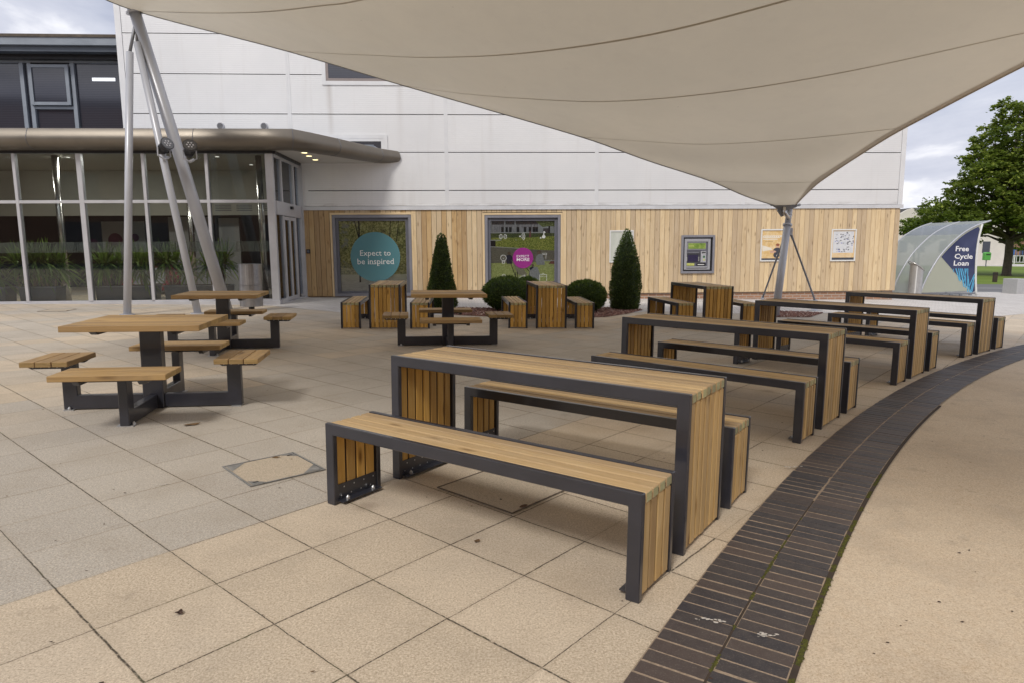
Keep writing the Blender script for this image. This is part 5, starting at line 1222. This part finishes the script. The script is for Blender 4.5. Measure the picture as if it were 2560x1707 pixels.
m_=MB(); m_.box((-12.9,-.36,.9),(-11.0,-.3,2.3)); m_.build('window',M['office_glass'],t)
for x in (-2,3,8,13): m_=MB(); m_.box((x,-.05,1.0),(x+2.2,.01,2.6)); m_.build('window',M['office_glass'],t)
for x in (-6.8,-4.2,1.5,6.2): m_=MB(); m_.box((x,-.06,.3),(x+1.3,.0,1.9)); m_.build('blue_panel',M['blue'],t)
def railing(label,x0,x1,y,h,col,n):
    t=thing('railing',label,'railing',(x0,y,.0)); m_=MB(); L=x1-x0; m_.box((0,-.04,h-.07),(L,.04,h)); m_.box((0,-.03,.15),(L,.03,.22)); m_.build('rail',col,t)
    for k in range(n+1): m_=MB(); m_.box((L*k/n-.05,-.05,0),(L*k/n+.05,.05,h+.02)); m_.build('post',col,t)
    m_=MB(); q=0
    while q<L: m_.box((q,-.02,.2),(q+.05,.02,h-.05)); q+=.42
    m_.build('baluster',col,t)
railing('white railing beyond the lawn, left of the large tree trunk',59.3,68.5,83,1.0,M['white'],4)
railing('white railing beyond the lawn, right of the large tree trunk',69.6,86,83,1.0,M['white'],5)
railing('blue railing in front of the brick block',68,98,97,1.75,M['blue'],9)
def hedge(label,x0,x1,y,h,d):
    m_=MB(); m_.box((x0,y,0),(x1,y+d,h*.86),tone=.1)
    for _ in range(int((x1-x0)*260)):
        p=Vector((random.uniform(x0,x1),y+random.uniform(-.08,.1) if random.random()<.6 else y+random.uniform(0,d),random.uniform(0,h))); 
        if p.y>y+.1: p.z=h*random.uniform(.86,1.0)
        leafcard(m_,p,Vector((random.gauss(0,.5),-1,.6)).normalized(),.16,.45+random.gauss(0,.25))
    tag(m_.build('hedge',M['hedge']),label,'hedge')
hedge('clipped green hedge behind the white railings',56,88,86.5,1.0,1.0)
hedge('rounded green shrub hedge below the brick block wall, beside the green bin',57.5,63,92,1.7,1.5)
for x,y,l in ((66.3,84,'pale lamp column left of the large tree trunk'),(70.8,82.5,'pale lamp column right of the large tree trunk')):
    t=thing('lamp_column',l,'lamp post',(x,y,0),0,'pale lamp columns'); m_=MB(); m_.tube([(0,0,0),(0,0,.8),(0,0,4.6)],[.14,.10,.08],10); m_.build('column',M['white'],t); m_=MB(); m_.tube([(0,0,4.6),(0,-.7,4.75)],.05,8); m_.box((-.12,-1.1,4.68),(.12,-.6,4.78)); m_.build('lamp_head',M['alu'],t)
t=thing('reflection_block','added unseen brick block behind the camera that darkens the reflections in the lobby glass','building',(0,-24,0))  # invented block out of view, sized to give the glass dark reflections
m_=MB(); m_.box((-70,-10,-.1),(70,0,13.2)); m_.build('wall',M['red_brick_far'],t)
m_=MB(); m_.box((-70.3,-10.3,13.2),(70.3,.3,13.7)); m_.build('roof',M['grey_frame'],t)
for k in range(12):
    for z in (1.0,4.7): m_=MB(); m_.box((-31+k*5,.0,z),(-28+k*5,.04,z+2.2)); m_.build('window',M['office_glass'],t)
t=thing('dog_waste_bin','bright green waste bin on a dark post at the lawn far edge','bin',(45.2,64.5,0))
m_=MB(); m_.tube([(0,0,0),(0,0,.7)],.05,8); m_.build('bin_post',M['mast_dark'],t)
m_=MB(); m_.prism([(-.28,.62),(.28,.62),(.30,1.28),(.18,1.38),(-.18,1.38),(-.30,1.28)],-.2,.2); m_.build('bin_body',M['green_bin'],t,bevel=.03)
m_=MB(); m_.box((-.2,-.215,1.1),(.2,-.2,1.2)); m_.build('bin_slot',M['black'],t)
# ================================================================ things inside the lobby
def trough(label,x0,x1,y):
    t=thing('planter_trough',label,'planter',mat=BT((x0+x1)/2,y,.02)); w=(x1-x0)/2
    m_=MB(); m_.prism([(-w,.0),(w,.0),(w+.03,.42),(-w-.03,.42)],-.2,.2); m_.build('trough_body',M['grey_frame'],t,bevel=.01)
    m_=MB(); m_.box((-w-.04,-.22,.42),(w+.04,.22,.45)); m_.build('trough_rim',M['mast_dark'],t)
    m_=MB(); m_.box((-w+.03,-.17,.450),(w-.03,.17,.455)); m_.build('compost',M['soil'],t)
def yucca(label,x,y,seed):
    R=random.Random(seed); t=thing('yucca_plant',label,'plant',mat=BT(x,y,.47),group='yucca plants inside the lobby glass')
    c=MB(); lf=MB()
    for k in range(R.randint(4,5)):
        bx=R.uniform(-.28,.28); top=Vector((bx+R.uniform(-.12,.12),R.uniform(-.1,.1),R.uniform(.18,.55))); c.tube([(bx*.8,0,0),(bx,0,.12),tuple(top)],[.028,.024,.02],7)
        for q in range(64):
            a=R.random()*2*PI; L=R.uniform(.42,.82); el=R.uniform(-.3,1.35); dr=Vector((math.cos(a)*math.cos(el),math.sin(a)*math.cos(el)*.45,math.sin(el))); w=R.uniform(.018,.030); side=dr.cross(Vector((0,0,1))); side=side.normalized()*w if side.length>.05 else Vector((w,0,0))
            P=[top+dr*L*s+Vector((0,0,-.55*L*s*s*math.cos(el))) for s in (0,.4,.75,1)]; tn=R.uniform(.15,.95)
            vs=[];
            for i_,p_ in enumerate(P): ww=(.7,1,.7,.05)[i_]; vs+= [p_-side*ww,p_+side*ww]
            lf.add(vs,[(0,1,3,2),(2,3,5,4),(4,5,7,6)],None,tn)
    c.build('cane',M['bark_light'],t); lf.build('leaves',M['yucca'],t)
M['bark_light']=simple('pale_cane',(.30,.22,.13),.8,0,.3,20)
for l,x0,x1 in (('dark planter trough inside the glass at far left',-12.85,-12.1),('dark planter trough inside the glass in the second bay from the left',-11.75,-10.95),('dark planter trough inside the glass behind the tripod mast foot',-10.0,-8.7),('dark planter trough inside the glass behind the leaning mast leg',-8.4,-6.95)): trough(l,x0,x1,-1.95)
for i,(l,x) in enumerate((('strappy yucca plant inside the lobby at the left picture edge',-12.6),('yucca plant inside the second glass bay, left of the steel column',-11.65),('yucca plant with bare canes beside the steel column',-11.1),('yucca plant left of the upright mast leg, inside the glass',-9.75),('yucca plant right of the upright mast leg, inside the glass',-9.0),('yucca plant between the two right mast legs, inside the glass',-8.15),('yucca plant behind the leaning main mast leg, inside the glass',-7.3))): yucca(l,x,-1.95,50+i)
t=thing('tub_chair','white moulded tub chair inside the lobby between the planters','chair',mat=BT(-9.45,-.7,.02))
m_=MB(); rows_=[]
for z,s in ((0,.30),(.05,.24),(.40,.30),(.45,.38)): rows_.append([(s*math.cos(a_*PI/8),s*math.sin(a_*PI/8),z) for a_ in range(16)])
m_.grid(rows_,close=True); m_.poly([(.36*math.cos(a_*PI/8),.36*math.sin(a_*PI/8),.44) for a_ in range(16)]); m_.build('seat',M['interior_white'],t,smooth=True)
m_=MB(); m_.grid([[(.38*math.cos(a_*PI/10),.38*math.sin(a_*PI/10),.45) for a_ in range(11)],[(.42*math.cos(a_*PI/10),.42*math.sin(a_*PI/10),.82) for a_ in range(11)]]); m_.build('backrest',M['interior_white'],t,smooth=True)
t=thing('red_sofa','dark red upholstered sofa inside the lobby','sofa',mat=BT(-10.3,1.2,.02)); M['red']=simple('red_fabric',(.20,.018,.02),.8)
m_=MB(); m_.box((-.7,-.35,.15),(.7,.35,.42)); m_.build('seat',M['red'],t,bevel=.03); m_=MB(); m_.box((-.7,.25,.42),(.7,.4,.85)); m_.build('backrest',M['red'],t,bevel=.03)
m_=MB()
for x in (-.6,.6):
    for y in (-.28,.28): m_.tube([(x,y,0),(x,y,.15)],.02,6)
m_.build('leg',M['galv'],t)
